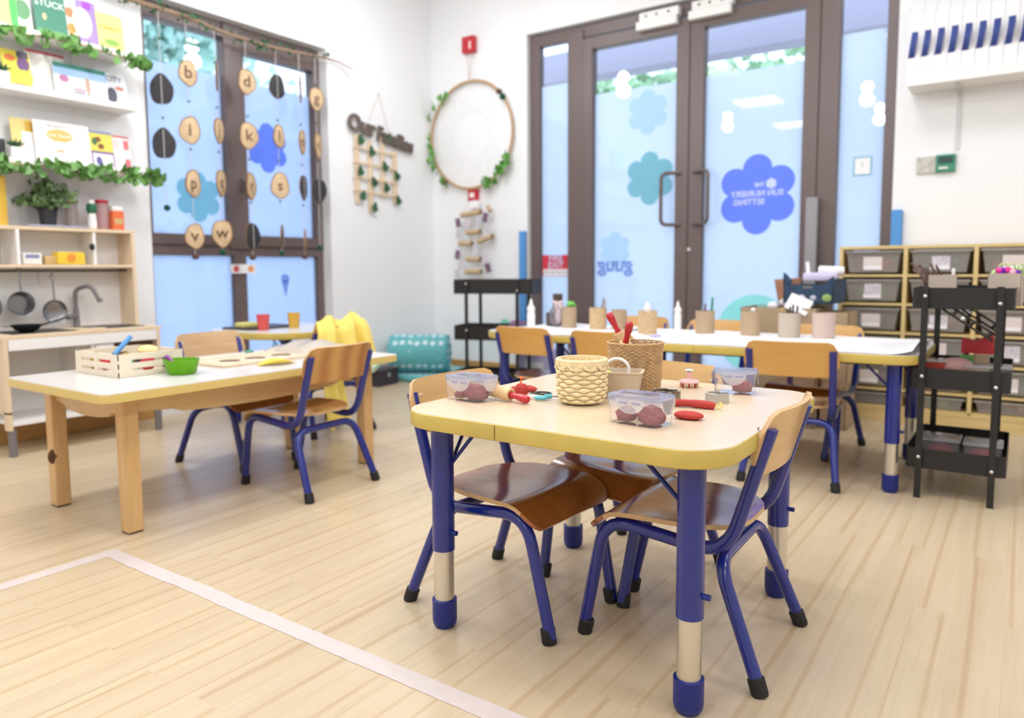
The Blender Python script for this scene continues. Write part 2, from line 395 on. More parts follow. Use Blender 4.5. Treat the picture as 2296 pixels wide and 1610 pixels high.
# ---- window in the left wall
M_filmw = film('window_film', (226, 234, 250), .05)
M_filmd = film('door_film', (238, 242, 250), .05)
wf = B(); xo, xi = -4.31, -4.25
_e = [0]
def fr(b, x0, x1, y0, y1, z0, z1): _e[0] += .0007; b.bx(x0 - _e[0], x1 + _e[0], y0, y1, z0, z1, .004)
fr(wf, xo, xi, 2.33, 2.385, .10, 2.43); fr(wf, xo, xi, 3.625, 3.68, .10, 2.43)
fr(wf, xo, xi, 2.33, 3.68, 2.36, 2.43); fr(wf, xo, xi, 2.33, 3.68, .10, .16); fr(wf, xo, xi, 2.33, 3.68, .955, 1.03)
fr(wf, xo, xi, 2.93, 3.02, .10, 1.0); fr(wf, xo, xi + .012, 2.90, 3.045, 1.0, 2.43)
# opening sashes
fr(wf, xo, xi + .012, 2.345, 3.0, 1.02, 1.085); fr(wf, xo, xi + .012, 2.97, 3.66, 1.02, 1.09)
fr(wf, xo, xi + .012, 2.345, 2.385, 1.02, 2.38); fr(wf, xo, xi + .012, 3.615, 3.66, 1.02, 2.38)
fr(wf, xo, xi + .012, 2.345, 3.0, 2.33, 2.38); fr(wf, xo, xi + .012, 2.97, 3.66, 2.27, 2.38)
win = struct(wf, 'window_1', M_frame)
B().bx(-4.285, -4.279, 2.36, 3.66, .13, 2.39).build('glass_pane', M_glass, win, False)
B().bx(-4.290, -4.287, 2.36, 3.66, .13, 2.10).build('frosted_film', M_filmw, win, False)
hd = B(); hd.bx(-4.24, -4.20, 2.985, 3.005, 1.38, 1.46, .004); hd.tube([(-4.20, 2.995, 1.44), (-4.18, 2.995, 1.44), (-4.18, 2.995, 1.33)], .009, 8)
hd.build('window_handle', M_frame, win)
struct(B().bx(-4.235, XW + .005, 2.335, 3.675, .085, .10, .002), 'trim_1', M_white)

def flower(b, c, r, n=6, rp=.36, M=None, th=.001, ph=pi / 2, d=.62):
    """daisy outline on a pane, in the plane given by M"""
    out = []; R0 = r * d; rr = r * rp
    for k in range(180):
        a = 2 * pi * k / 180; best = r * .5
        for j in range(n):
            q = a - (ph + 2 * pi * j / n); s_ = abs(R0 * sin(q))
            if s_ < rr and cos(q) > 0: best = max(best, R0 * cos(q) + math.sqrt(rr * rr - s_ * s_))
        out.append((best * cos(a), best * sin(a)))
    b.prism(out, 0, th, M)
def dec(name, rgb, a=.1):
    m, nt, b, N, L = newmat(name); out = N['Material Output']
    b.inputs['Base Color'].default_value = lin(rgb) + (1,); b.inputs['Roughness'].default_value = .5
    t = N.new('ShaderNodeBsdfTransparent'); t.inputs['Color'].default_value = tuple(v ** .5 for v in lin(rgb)) + (1,)
    mx = N.new('ShaderNodeMixShader'); mx.inputs[0].default_value = a
    L.new(t.outputs[0], mx.inputs[1]); L.new(b.outputs[0], mx.inputs[2]); L.new(mx.outputs[0], out.inputs['Surface'])
    return m
D_blue = dec('blue_decal', (148, 164, 246)); D_teal = dec('teal_decal', (166, 214, 212)); D_pale = dec('pale_decal', (222, 240, 250))
D_blue2 = dec('soft_blue_decal', (148, 166, 240)); D_grey = dec('grey_decal', (166, 180, 222)); D_mint = dec('mint_decal', (190, 250, 226)); D_white = mat('white_decal', (206, 216, 250), .6)
# plane on the window glass: x axis -> +y, y axis -> up, normal +x
def MW(y, z, x=-4.276): return frame_M((x, y, z), (0, 1, 0), (0, 0, 1))
def MD(x, z, y=4.872): return frame_M((x, y, z), (1, 0, 0), (0, 0, 1))
def decal(name, label, fn, m):
    q = B(); fn(q); o = q.build(name, m, smooth=False); return tag(o, label, 'window sticker')
decal('flower_sticker', 'blue daisy sticker on the upper right pane of the left window', lambda q: flower(q, 0, .17, M=MW(3.24, 1.69)), D_blue2)
decal('flower_sticker', 'teal daisy sticker low on the upper left pane of the left window', lambda q: flower(q, 0, .16, M=MW(2.71, 1.32)), D_teal)
decal('drop_sticker', 'grey teardrop sticker on the lower right pane of the left window', lambda q: q.lathe([(0, 0), (.035, 0), (.035, .001), (0, .001)], 20, (0, 0, 0), MW(3.35, .80)).prism([(-.033, 0), (.033, 0), (0, -.12)], 0, .001, MW(3.35, .79)), D_grey)
cs = thing('schedule_sticker', 'small white strip with a red and an orange circle stuck on the window post', 'sticker')
B().bx(-4.236, -4.232, 2.89, 3.08, .84, .90).build('card', M_paper, cs, False)
B().lathe([(0, 0), (.022, 0), (.022, .001), (0, .001)], 16, (0, 0, 0), MW(2.93, .87, -4.232)).build('red_circle', mat('circle_red', (222, 90, 100)), cs)
B().lathe([(0, 0), (.022, 0), (.022, .001), (0, .001)], 16, (0, 0, 0), MW(3.04, .87, -4.232)).build('orange_circle', mat('circle_orange', (240, 160, 110)), cs)

# ---- glazed double doors with sidelights
yo, yi = 4.93, 4.86
d = B()
d.bx(-3.195, -3.112, yi, yo, 0, 2.635, .004); d.bx(-.714, -.652, yi, yo, 0, 2.635, .004)
d.bx(-3.19, -.657, yi + .003, yo - .003, 2.545, 2.631, .003)
d.bx(-2.856, -2.725, yi - .01, yo, 0, 2.6, .004); d.bx(-1.079, -.965, yi - .01, yo, 0, 2.6, .004)
d.bx(-3.19, -2.73, yi + .003, yo - .003, .002, .12, .003); d.bx(-1.07, -.657, yi + .003, yo - .003, .002, .12, .003)
wd = struct(d, 'window_2', M_frame)
for x0, x1 in ((-3.12, -2.85), (-.97, -.71)):
    B().bx(x0, x1, 4.888, 4.894, .1, 2.56).build('glass_pane', M_glass, wd, False)
    B().bx(x0, x1, 4.897, 4.899, .1, 2.25).build('frosted_film', M_filmd, wd, False)
def leaf(n, x0, x1, g0, g1, lockx, hx, hb, side):
    q = B(); y0, y1 = 4.84, 4.92
    q.bx(x0, g0, y0, y1, .01, 2.53, .005); q.bx(g1, x1, y0, y1, .01, 2.53, .005)
    q.bx(g0 - .01, g1 + .01, y0 + .002, y1 - .002, 2.445, 2.528, .004); q.bx(g0 - .01, g1 + .01, y0 + .002, y1 - .002, .012, .165, .004)
    o = struct(q, n, M_frame)
    B().bx(g0 - .01, g1 + .01, 4.878, 4.884, .15, 2.46).build('glass_pane', M_glass, o, False)
    B().bx(g0 - .01, g1 + .01, 4.887, 4.889, .15, 2.13).build('frosted_film', M_filmd, o, False)
    for yy, nm in ((-1, 'pull_handle'), (1, 'outer_pull_handle')):
        h = B(); ya = 4.84 if yy < 0 else 4.92
        h.tube(fillet([(hx, ya, 1.505), (hb, ya + yy * .055, 1.505), (hb, ya + yy * .055, 1.155), (hx, ya, 1.155)], .045), .0125, 12)
        h.build(nm, M_frame, o)
    return o
d1 = leaf('door_1', -2.722, -1.905, -2.643, -1.998, 0, -1.955, -2.075, -1)
d2 = leaf('door_2', -1.901, -1.079, -1.804, -1.169, 0, -1.865, -1.745, 1)
B().cyl((-1.885, 4.84, .985), (-1.885, 4.826, .985), .012).build('lock_cylinder', M_screw, d2)
for x0, x1, z0, lab in ((-2.277, -1.983, 2.49, 'white magnetic lock housing at the top of the left glass door'), (-1.9, -1.617, 2.49, 'white magnetic lock housing at the top of the right glass door')):
    t = thing('door_lock_housing', lab, 'door lock', group=None)
    B().bx(x0, x1, 4.79, 4.838, z0, z0 + .055, .003).build('armature_plate', M_white, t, False)
    B().bx(x0 + .02, x1 + .01, 4.80, 4.858, z0 + .058, z0 + .115, .003).build('magnet_body', M_white, t, False)
    for xx in (x0 + .07, (x0 + x1) / 2, x1 - .06): B().cyl((xx, 4.80, z0 + .088), (xx, 4.796, z0 + .088), .009, seg=10).build('mounting_screw', M_grey, t)
fl = B(); flower(fl, 0, .255, M=MD(-1.447, 1.33), d=.64, rp=.37)
t = thing('flower_sticker', 'large blue daisy sticker with mirrored white lettering on the right glass door', 'window sticker')
fl.build('daisy', D_blue, t, False)
for bd, sz, dx, dz in (('SUN NURSERY', .052, .0, .005), ('SETTING', .052, -.05, -.048), ('IN THE', .035, .04, .06)):
    text(bd, sz, D_white, t, frame_M((-1.447 + dx, 4.868, 1.33 + dz), (-1, 0, 0), (0, 0, 1)), .0004, bold=.0015)
q = B(); flower(q, 0, .035, M=MD(-1.355, 1.395, 4.868)); q.build('small_daisy', D_white, t, False)
decal('flower_sticker', 'teal daisy sticker half hidden by the handle of the left glass door', lambda q: flower(q, 0, .19, M=MD(-2.20, 1.49)), D_teal)
t = thing('logo_sticker', 'mirrored blue letters with a pale daisy above, low on the left glass door', 'window sticker')
q = B(); flower(q, 0, .13, M=MD(-2.47, 1.0), n=6); q.build('daisy', D_pale, t, False)
text('guug', .15, D_grey, t, frame_M((-2.465, 4.868, .885), (-1, 0, 0), (0, 0, 1)), .0004, bold=.006)
decal('flower_sticker', 'very pale blue daisy sticker high on the left glass door', lambda q: flower(q, 0, .16, M=MD(-2.22, 1.95)), D_pale)
decal('dot_sticker', 'mint green round sticker at the foot of the right glass door', lambda q: q.lathe([(0, 0), (.26, 0), (.26, .001), (0, .001)], 32, (0, 0, 0), MD(-1.44, .42)), D_mint)
t = thing('notice_sticker', 'small pale blue framed notice on the right hand sidelight', 'window sticker')
B().box((-.826, 4.884, 1.46), (.105, .002, .115)).build('border', mat('notice_blue', (130, 190, 214)), t, False)
B().box((-.826, 4.882, 1.46), (.085, .002, .095)).build('sheet', M_paper, t, False)
text('i', .05, mat('notice_green', (120, 190, 150)), t, MD(-.826, 1.47, 4.880), .0004)
t = thing('fire_exit_sign', 'red and white FIRE EXIT sign on the left hand sidelight', 'sign')
B().box((-2.98, 4.884, .883), (.245, .002, .165)).build('red_panel', mat('sign_red', (214, 58, 76), .4), t, False)
B().box((-2.98, 4.882, .83), (.225, .002, .052)).build('white_panel', M_paper, t, False)
text('FIRE', .068, D_white, t, MD(-2.98, .94, 4.8815), .0004, bold=.001); text('EXIT', .068, D_white, t, MD(-2.98, .885, 4.8815), .0004, bold=.001)
text('DO NOT BLOCK', .027, mat('sign_ink', (90, 80, 120)), t, MD(-2.98, .83, 4.8805), .0003)
# blue foam guards, grey post strip
M_foam = mat('blue_foam', (84, 148, 212), .8)
tag(B().bx(-3.262, -3.205, 4.785, YD, 0, 1.155, .008).build('corner_guard', M_foam), 'blue foam strip on the wall edge left of the glass doors', 'corner guard')
tag(B().bx(-.648, -.59, 4.785, YD, 0, 1.185, .008).build('corner_guard', M_foam), 'blue foam strip on the wall edge right of the glass doors', 'corner guard')
tag(B().bx(-1.125, -1.055, 4.79, 4.838, 0, 1.285, .006).build('post_guard', mat('pale_grey_foam', (150, 146, 150), .6)), 'grey upright guard strip at the hinge side of the right glass door', 'guard strip')

# ---------------------------------------------------------------- ceiling lights
for i, (lx, ly) in enumerate(LAMPS):
    t = thing('ceiling_light', 'square white ceiling light panel above the room', 'ceiling light', (lx, ly, CEIL), group='ceiling light panels')
    f = B(); f.bx(-.31, .31, -.31, -.285, -.05, 0); f.bx(-.31, .31, .285, .31, -.05, 0); f.bx(-.31, -.285, -.285, .285, -.05, 0); f.bx(.285, .31, -.285, .285, -.05, 0)
    f.build('frame', M_white, t, False)
    B().bx(-.285, .285, -.285, .285, -.02, -.004).build('diffuser', mat('diffuser', (255, 252, 246), .5, emit=((255, 250, 242), 4)) if i == 0 else bpy.data.materials['diffuser'], t, False)
M_bulb = mat('lit_bulb', (255, 250, 240), .4, emit=((255, 246, 232), 30))
pt = None
for x, y, z in PENDANTS:
    if pt is None:
        pt = thing('pendant_lamp', 'round lit pendant bulb hanging from the ceiling, mirrored in the door glass', 'pendant lamp', (x, y, z), group='pendant bulbs')
        B().cyl((0, 0, .06), (0, 0, .40), .004, seg=6).build('cord', M_white, pt)
        B().lathe([(0, .06), (.022, .055), (.024, .03), (0, .03)], 12).build('socket', M_white, pt)
        B().sph((0, 0, 0), .055, 16).build('bulb', M_bulb, pt)
    else: dup(pt, (x, y, z))

# ---------------------------------------------------------------- children's chairs
def make_chair(label, loc, rz, mb, ms, group='blue framed nursery chairs'):
    t = thing('nursery_chair', label, 'chair', loc, rz, group)
    for s in (-1, 1):
        pts = fillet([(s * .153, -.212, .538), (s * .150, -.128, .262), (s * .148, .150, .292), (s * .135, .210, .012)], [0, .075, .07, 0], 7)
        B().tube(pts, .0142, 14).build('side_frame', M_blue, t, loc=None)
        cp = B().lathe([(0, .0), (.0165, .0), (.0175, .006), (.0175, .034), (.0145, .037), (0, .037)], 16, (s * .136, .208, 0), rot_to((-s * .04, -.2, 1)))
        cp.build('rubber_foot', M_rubber, t)
        B().lathe([(0, .0), (.0165, .0), (.0175, .006), (.0175, .034), (.0145, .037), (0, .037)], 16, (s * .177, -.21, 0), rot_to((-s * .12, .35, 1))).build('rubber_foot', M_rubber, t)
    u = fillet([(-.176, -.207, .012), (-.150, -.112, .247), (.150, -.112, .247), (.176, -.207, .012)], .06, 7)
    B().tube(u, .0142, 14).build('rear_leg_frame', M_blue, t)
    # backrest: bent plywood with rounded corners, hollow towards the sitter
    def bk(front):
        b = B(); n = 18; out = rrect(.345, .136, .04, 6)
        sub = []
        xs = [-.1725 + .345 * i / n for i in range(n + 1)]
        def hh(x):
            d = abs(x) - (.1725 - .045); return .068 if d <= 0 else .068 - .045 + math.sqrt(max(.045 ** 2 - d * d, 0))
        def P(x, v, o):
            z = .505 + v * hh(x); y = -.186 - .030 * (1 - (x / .1725) ** 2) - (z - .505) * .28 + o
            return (x, y, z)
        b.grid(lambda u_, v_: P(-.1725 + .345 * u_, v_ * 2 - 1, 0), n, 6, th=-.0095)
        return b
    bkk = bk(0).build('backrest', [mb, M_ply], t)
    for p in bkk.data.polygons:
        if abs(p.normal.y) < .6: p.material_index = 1
    def sp(u_, v_):
        v_ = .5 - .5 * cos(pi * v_); y = -.150 + .335 * v_; a = u_ * 2 - 1; hw = .165
        df = .335 * (1 - v_); dr = .335 * v_
        if df < .035: hw -= .035 - math.sqrt(max(0, .035 ** 2 - (.035 - df) ** 2))
        if dr < .15: hw -= .125 * (1 - math.sqrt(max(0, 1 - ((.15 - dr) / .15) ** 2)))
        x = a * hw; xx = abs(x) / .165
        z = .304 + .007 * xx ** 3 * (1 - v_) - .007 * sin(pi * min(1, v_ * 1.2)) * (1 - xx * xx)
        if v_ > .76: z -= (v_ - .76) ** 2 * .80
        return (x, y, z)
    st = B().grid(sp, 16, 22, th=-.010).build('seat', [ms, M_ply], t)
    for p in st.data.polygons:
        if abs(p.normal.z) < .35 and p.center.y < .15: p.material_index = 1
    for x, z in ((-.148, .535), (-.148, .475), (.148, .535), (.148, .475)): B().sph((x, -.177 - (z - .505) * .28, z), .0045, 8, (1, .5, 1)).build('rivet', M_screw, t)
    for x, y in ((-.12, -.06), (.12, -.06), (-.12, .08), (.12, .08)): B().sph((x, y, .3055), .0045, 8, (1, 1, .4)).build('rivet', M_screw, t)
    return t
def face(dx, dy): return math.atan2(-dx, dy)
ch = make_chair('blue nursery chair nearest the camera, at the right side of the play dough table', (-.607, 1.599, 0), face(-1, -.02), M_back, M_seat)
def chair(label, x, y, dx, dy, mb=None, ms=None):
    c = dup(ch, (x, y, 0), face(dx, dy), label)
    for k in kids(c):
        if (mb and k.name.startswith('backrest')) or (ms and k.name.startswith('seat')):
            k.data = k.data.copy(); k.data.materials[0] = mb if k.name.startswith('backrest') else ms
    return c
chair('blue nursery chair with glossy brown seat on the left side of the play dough table', -1.049, 1.516, .42, -.029)
chair('blue nursery chair tucked in at the far side of the play dough table', -.892, 1.857, -.178, -.984)
chair('blue nursery chair with swirling wood grain back on the near side of the wooden table', -2.336, 1.904, -1, -.045, M_back_g, M_seat_l)
chair('blue nursery chair with pale back on the window side of the wooden table', -2.88, 1.983, 1, .015, M_back_p)
chair('blue nursery chair with orange back nearest the braced black trolley', -.748, 3.125, -.108, .994, M_back_o)
chair('blue nursery chair with orange back at the left end of the white paper table', -2.01, 3.20, .06, .99, M_back_o)
chair('blue nursery chair with orange back half hidden behind the seagrass basket', -1.55, 3.16, .05, .99, M_back_o)
chair('blue nursery chair on the far side of the long table by the storage boxes', -.80, 3.62, -.10, -.99, M_back_o)
chair('blue nursery chair beyond the long table before the right glass door', -1.36, 3.72, 0, -1, M_back_o)
chair('blue nursery chair beyond the long table before the left glass door', -1.86, 3.80, -.1, -1, M_back_o)
chair('blue nursery chair draped with a yellow cloth beside the small table', -3.09, 2.65, -.97, .2, M_back_o)

# ---------------------------------------------------------------- adjustable tables
def adj_leg(t, x, y, H, low=.19):
    q = B().cyl((x, y, low), (x, y, H), .0265, seg=24); l = q.build('leg', M_blue, t)
    B().cyl((x, y, .05), (x, y, low), .0238, seg=24).build('steel_sleeve', M_steel, l)
    B().lathe([(0, 0), (.022, 0), (.0275, .008), (.0295, .02), (.0295, .068), (.0245, .07), (0, .07)], 24, (x, y, 0)).build('foot_cap', M_blue_c, l)
    kb = B().cyl((x + .026, y, low + .045), (x + .04, y, low + .045), .006, seg=10); kb.build('clamp_screw', M_blue_c, l)
    return l
def adj_table(label, loc, rz, w, d, rc=.09, H=.53, inx=.075, iny=.08, top=None, legs=None, group=None):
    t = thing('activity_table', label, 'table', loc, rz, group)
    B().prism(rrect(w - .006, d - .006, rc, 10), H - .022, H, bev=.001).build('tabletop', top or M_top, t)
    e = B(); o1 = rrect(w, d, rc + .003, 10); o2 = rrect(w - .008, d - .008, rc, 10); n = len(o1)
    prof = [(0, -.001, 0), (1, -.004, 0), (1, -.012, 0), (1, -.026, 0), (1, -.033, 0), (0, -.036, 0)]
    rings = []
    for (fx, z, _) in [(.2, -.0005, 0), (.7, -.002, 0), (1, -.008, 0), (1, -.026, 0), (.6, -.034, 0), (0, -.036, 0)]:
        rings.append([e.bm.verts.new((o2[i][0] + (o1[i][0] - o2[i][0]) * fx, o2[i][1] + (o1[i][1] - o2[i][1]) * fx, H + z)) for i in range(n)])
    for a, bq in zip(rings, rings[1:]):
        for i in range(n): e.bm.faces.new((a[i], a[(i + 1) % n], bq[(i + 1) % n], bq[i]))
    e.bm.faces.new(rings[-1][::-1])
    e.build('edge_band', M_yel, t)
    B().box((-w * .12, -d / 2 - .0006, H - .018), (.0012, .001, .03)).build('edge_joint', mat('joint_line', (110, 90, 40)) if 'joint_line' not in bpy.data.materials else bpy.data.materials['joint_line'], t, False)
    ap = B(); x0, y0 = w / 2 - inx, d / 2 - iny
    for sy in (-1, 1): ap.bx(-x0 + .05, x0 - .05, sy * (y0 - .06) - .012, sy * (y0 - .06) + .012, H - .055, H - .023)
    for sxx in (-1, 1): ap.bx(sxx * (x0 - .06) - .012, sxx * (x0 - .06) + .012, -y0 + .05, y0 - .05, H - .055, H - .023)
    ap.build('under_frame', M_black, t, False)
    for sxx in (-1, 1):
        for sy in (-1, 1):
            adj_leg(t, sxx * x0, sy * y0, H - .03)
            s = B(); s.tube([(sxx * x0 - sxx * .02, sy * y0 - sy * .012, .40), (sxx * (x0 - .10), sy * y0, H - .045)], .0045, 8)
            s.tube([(sxx * x0 - sxx * .012, sy * y0 - sy * .02, .40), (sxx * x0, sy * (y0 - .10), H - .045)], .0045, 8)
            s.build('brace', M_blue_c, t)
    return t
adj_table('square maple topped table with yellow edge and blue legs, covered in play dough things', (-.8, 1.606, 0), 0, .775, .778, .10, inx=.082, iny=.082)
adj_table('long table with yellow edge and blue legs under white paper beside the black trolley', (-.975, 3.355, 0), 0, 1.365, .74, .10, inx=.09, iny=.08, top=M_topw)
adj_table('square yellow edged table at the left end of the white paper tables', (-2.02, 3.43, 0), R(-4), .66, .70, .12, inx=.10, iny=.09, top=M_topw)
adj_table('small rounded table with yellow edge in front of the left window', (-3.46, 2.70, 0), R(8), .70, .70, .24, inx=.15, iny=.15, top=M_topw)

# wooden table on the left
t = thing('wooden_table', 'rectangular white topped wooden table with thick pine legs on the left', 'table')
WX0, WX1, WY0, WY1, WH = -2.955, -2.262, 1.09, 2.375, .482
wc = ((WX0 + WX1) / 2, (WY0 + WY1) / 2)
B().prism(rrect(WX1 - WX0 - .004, WY1 - WY0 - .004, .028, 5, *wc), WH - .003, WH).build('tabletop', M_topw, t)
B().prism(rrect(WX1 - WX0, WY1 - WY0, .03, 5, *wc), WH - .030, WH - .003, bev=.002).build('edge_board', M_pyel, t)
for x in (-2.87, -2.372):
    for y in (1.215, 2.262):
        lg = B().box((x, y, WH / 2 - .013), (.052, .052, WH - .034), .005).build('leg', M_pine, t, False)
        B().box((x, y, .003), (.046, .046, .006)).build('felt_pad', M_black, lg, False)
def apron(p0, p1, nm):
    p0 = Vector(p0); p1 = Vector(p1); L_ = (p1 - p0).length; n = 24; o = [(0, 0)]
    out = [(0, 0), (L_, 0)]
    for i in range(n + 1):
        u = 1 - i / n; out.append((u * L_, -.055 - .022 * sin(pi * u) * 1.0 - (.012 if .15 < u < .85 else 0)))
    B().prism(out, -.009, .009, frame_M((p0.x, p0.y, WH - .031), (p1 - p0), (0, 0, 1))).build(nm, M_apron, t, False)
apron((-2.372, 1.24, 0), (-2.372, 2.24, 0), 'apron'); apron((-2.87, 1.24, 0), (-2.87, 2.24, 0), 'apron')
apron((-2.845, 1.215, 0), (-2.398, 1.215, 0), 'apron'); apron((-2.845, 2.262, 0), (-2.398, 2.262, 0), 'apron')
k = B().sph((-2.850, 1.192, .19), .022, 10, (.3, 1, 1.3)); k.build('wood_knot', mat('knot_brown', (96, 64, 40), .7), t)

# floor tape
tp = B(); M_tape = mat('worn_tape', (214, 202, 198), .55, var=.03, vscale=20)
xc, yc = -2.222, 1.103
tp.bx(xc - .045, xc, -1.2, yc, .0002, .0012)
xs = xc
segs = [(-.045, .36, .0), (.34, .62, .003), (.60, 1.52, -.002)]
n = 60
up_, lo_ = [], []
for i in range(n + 1):
    x = xc + 1.5 * i / n; j = random.uniform(-.0012, .0012)
    o = .003 if .35 < x - xc < .55 else 0
    up_.append((x, yc + o + j)); lo_.append((x, yc - .048 + o + random.uniform(-.0015, .0015)))
tp.prism(lo_ + up_[::-1], .0004, .0014)
tag(tp.build('floor_tape', M_tape, smooth=False), 'worn white masking tape corner marked on the wooden floor', 'tape')

# ---------------------------------------------------------------- toy kitchen
t = thing('toy_kitchen', 'wooden play kitchen with white front, grey feet and dark sink under the book shelves', 'toy kitchen')
KY0, KY1, KX0, KX1 = 1.405, 2.145, -4.143, -3.795
B().bx(KX0, KX1, KY0 - .01, KY1 + .01, .547, .565, .002).build('worktop', M_birch, t, False)
for y in (KY0, KY1 - .018):
    q = B(); q.bx(KX0, KX1, y, y + .018, .20, .547, .001); q.bx(KX1 - .045, KX1, y, y + .018, .125, .21); q.bx(KX0, KX0 + .045, y, y + .018, .125, .21)
    q.build('side_panel', M_birch, t, False)
for x in (KX0 + .022, KX1 - .022):
    for y in (KY0 + .02, KY1 - .02):
        B().cyl((x, y, 0), (x, y, .128), .017, .018, 20).build('foot', M_grey, t)
B().bx(KX1 - .014, KX1 + .002, KY0 + .02, KY1 - .02, .495, .546, .001).build('front_rail', M_white, t, False)
B().bx(KX0, KX1 - .004, KY0 + .018, KY1 - .018, .145, .160).build('bottom_shelf', M_white, t, False)
B().bx(KX0, KX0 + .006, KY0 + .018, KY1 - .018, .16, .547).build('cabinet_back', M_white, t, False)
B().bx(KX0 + .006, KX1 - .01, 1.79, 1.81, .16, .495).build('divider', M_white, t, False)
B().bx(KX0 + .006, KX1 - .05, 1.812, KY1 - .019, .33, .494).build('oven_box', mat('oven_brown', (110, 84, 64), .6), t, False)
dr = B().bx(KX1 - .015, KX1 - .003, 1.812, 1.90, .165, .49).build('oven_door_post', M_white, t, False)
hdl = B().bx(KX1 - .02, KX1 + .016, 1.762, 1.788, .425, .475, .008).build('door_handle', M_black, t)
# upper part
UX1 = -3.985
B().bx(KX0, KX0 + .006, KY0, KY1 - .01, .565, 1.07).build('back_panel', M_white, t, False)
B().bx(KX0 + .006, UX1, KY1 - .028, KY1 - .01, .565, 1.06).build('upper_side_panel', M_birch, t, False)
B().bx(KX0 + .006, UX1, KY0, KY1 - .008, 1.062, 1.078).build('top_shelf', M_birch, t, False)
B().bx(KX0 + .006, UX1, KY0, KY1 - .028, .878, .893).build('middle_shelf', M_birch, t, False)
B().bx(KX0 + .006, UX1, 1.56, 1.574, .893, 1.062).build('upper_divider', M_white, t, False)
dv = B().bx(KX0 + .006, UX1 - .004, 1.918, 1.932, .893, 1.062).build('upper_divider', M_white, t, False)
B().cyl((UX1 - .004, 1.918, .985), (UX1 - .004, 1.905, .985), .016).build('door_knob', M_black, dv)
B().tube([(-4.055, KY0, .862), (-4.055, KY1 - .025, .862)], .0055, 10).build('utensil_rail', M_dark, t)
B().bx(-4.10, -3.86, 1.87, 2.10, .5652, .569, .001).build('sink_rim', M_dark, t, False)
B().lathe([(.085, .003), (.08, -.001), (.07, -.0005), (0, -.0005)], 24, (-3.98, 1.99, .5700)).build('sink_bowl', M_grey, t)
B().bx(-4.09, -3.84, 1.46, 1.74, .5652, .569, .002).build('hob_plate', M_black, t, False)
f = B(); f.cyl((-4.09, 1.86, .565), (-4.09, 1.86, .665), .016, .013, 16)
f.tube(fillet([(-4.09, 1.86, .66), (-4.09, 1.86, .765), (-4.03, 1.915, .785), (-4.00, 1.94, .70)], .035), .0105, 12)
f.cyl((-4.00, 1.94, .715), (-3.997, 1.943, .695), .0125, seg=12)
f.cyl((-4.09, 1.86, .622), (-4.06, 1.80, .622), .014, seg=12)
f.build('tap', M_grey, t)
# cookware
M_pan = mat('pan_steel', (150, 150, 152), .3, metal=.9); M_iron = mat('cast_pan', (70, 72, 74), .35, metal=.7)
def hang(label, y, z, r, kind, depth=.045, m=M_pan):
    t = thing('saucepan' if kind == 'pot' else kind, label, 'pan' if kind != 'colander' else 'colander', (-4.085, y, z))
    Rm = Matrix.Rotation(R(90), 4, 'Y')
    B().lathe([(0, -depth), (r * .72, -depth), (r * .9, -depth * .6), (r, 0), (r * 1.04, .001), (r * .98, -.003), (r * .86, -depth * .6), (r * .68, -depth + .003), (0, -depth + .003)], 32, (0, 0, 0), Matrix.Translation((.05, 0, 0)) @ Rm).build('bowl', m, t)
    h = B(); h.tube([(.048, 0, r), (.045, 0, r + .05), (.04, 0, r + .10)], .005, 8)
    h.tube([(.036, .0, r + .135), (.036, .012, r + .115), (.038, 0, r + .10), (.038, -.012, r + .115)], .003, 6, closed=True); h.build('handle', m, t)
    hk = B().tube([(.03, 0, .862 - z + .006), (.037, 0, .862 - z), (.034, 0, r + .12)], .0022, 6).build('hook', M_pan, t)
    return t
hang('steel pan hanging on the rail at the left edge of the play kitchen', 1.43, .685, .070, 'saucepan')
hang('deep steel saucepan hanging second on the play kitchen rail', 1.585, .70, .060, 'pot', .05)
hang('shallow steel pan hanging on the play kitchen rail nearest the tap', 1.735, .655, .058, 'frying_pan', .022)
for y in (1.67,):
    tag(B().tube([(-4.05, y, .87), (-4.043, y, .864), (-4.046, y, .835), (-4.046, y, .80), (-4.04, y + .006, .792)], .002, 6).build('rail_hook', M_pan), 'empty steel hook hanging on the play kitchen rail', 'hook')
t = thing('wok', 'small dark wok with a long handle standing on the play hob', 'pan', (-3.92, 1.555, .5695))
B().lathe([(0, 0), (.028, 0), (.052, .014), (.066, .034), (.069, .036), (.064, .034), (.05, .017), (.027, .004), (0, .004)], 28).build('bowl', M_iron, t)
B().tube([(.005, .062, .030), (.008, .11, .042), (.01, .175, .062)], [.006, .005, .006], 8).build('handle', M_iron, t)
B().tube([(0, -.064, .03), (.012, -.10, .034), (-.012, -.10, .034)], .003, 6, closed=True).build('loop_handle', M_pan, t)
tag(B().box((-3.86, 1.82, .5685), (.07, .13, .006), .001).build('chopping_board', M_birch), 'small pale chopping board on the play kitchen worktop beside the sink', 'chopping board')
# things on the kitchen's shelves
def tub(name, label, cat, y, z, x, parts, group=None):
    t = thing(name, label, cat, (x, y, z), group=group)
    for nm, prof, m in parts: B().lathe(prof, 20).build(nm, m, t)
    return t
M_peanut = mat('tan_content', (206, 170, 120), .6); M_clearw = clear('milky_plastic', (244, 238, 236), .45, .15, (236, 226, 222))
t = thing('play_food_box', 'white butter box standing on the middle kitchen shelf', 'food box', (-4.03, 1.63, .894), R(8))
B().bx(-.03, .03, -.045, .045, 0, .055, .003).build('box', mat('butter_white', (238, 234, 226)), t, False)
B().bx(.0301, .031, -.035, .03, .03, .048).build('blue_print', mat('print_blue', (130, 140, 180)), t, False)
tag(B().bx(-4.06, -4.0, 1.69, 1.745, .894, .935, .003).build('play_food_carton', mat('carton_tan', (206, 172, 116))), 'small tan carton between the white and yellow boxes on the middle kitchen shelf', 'food box')
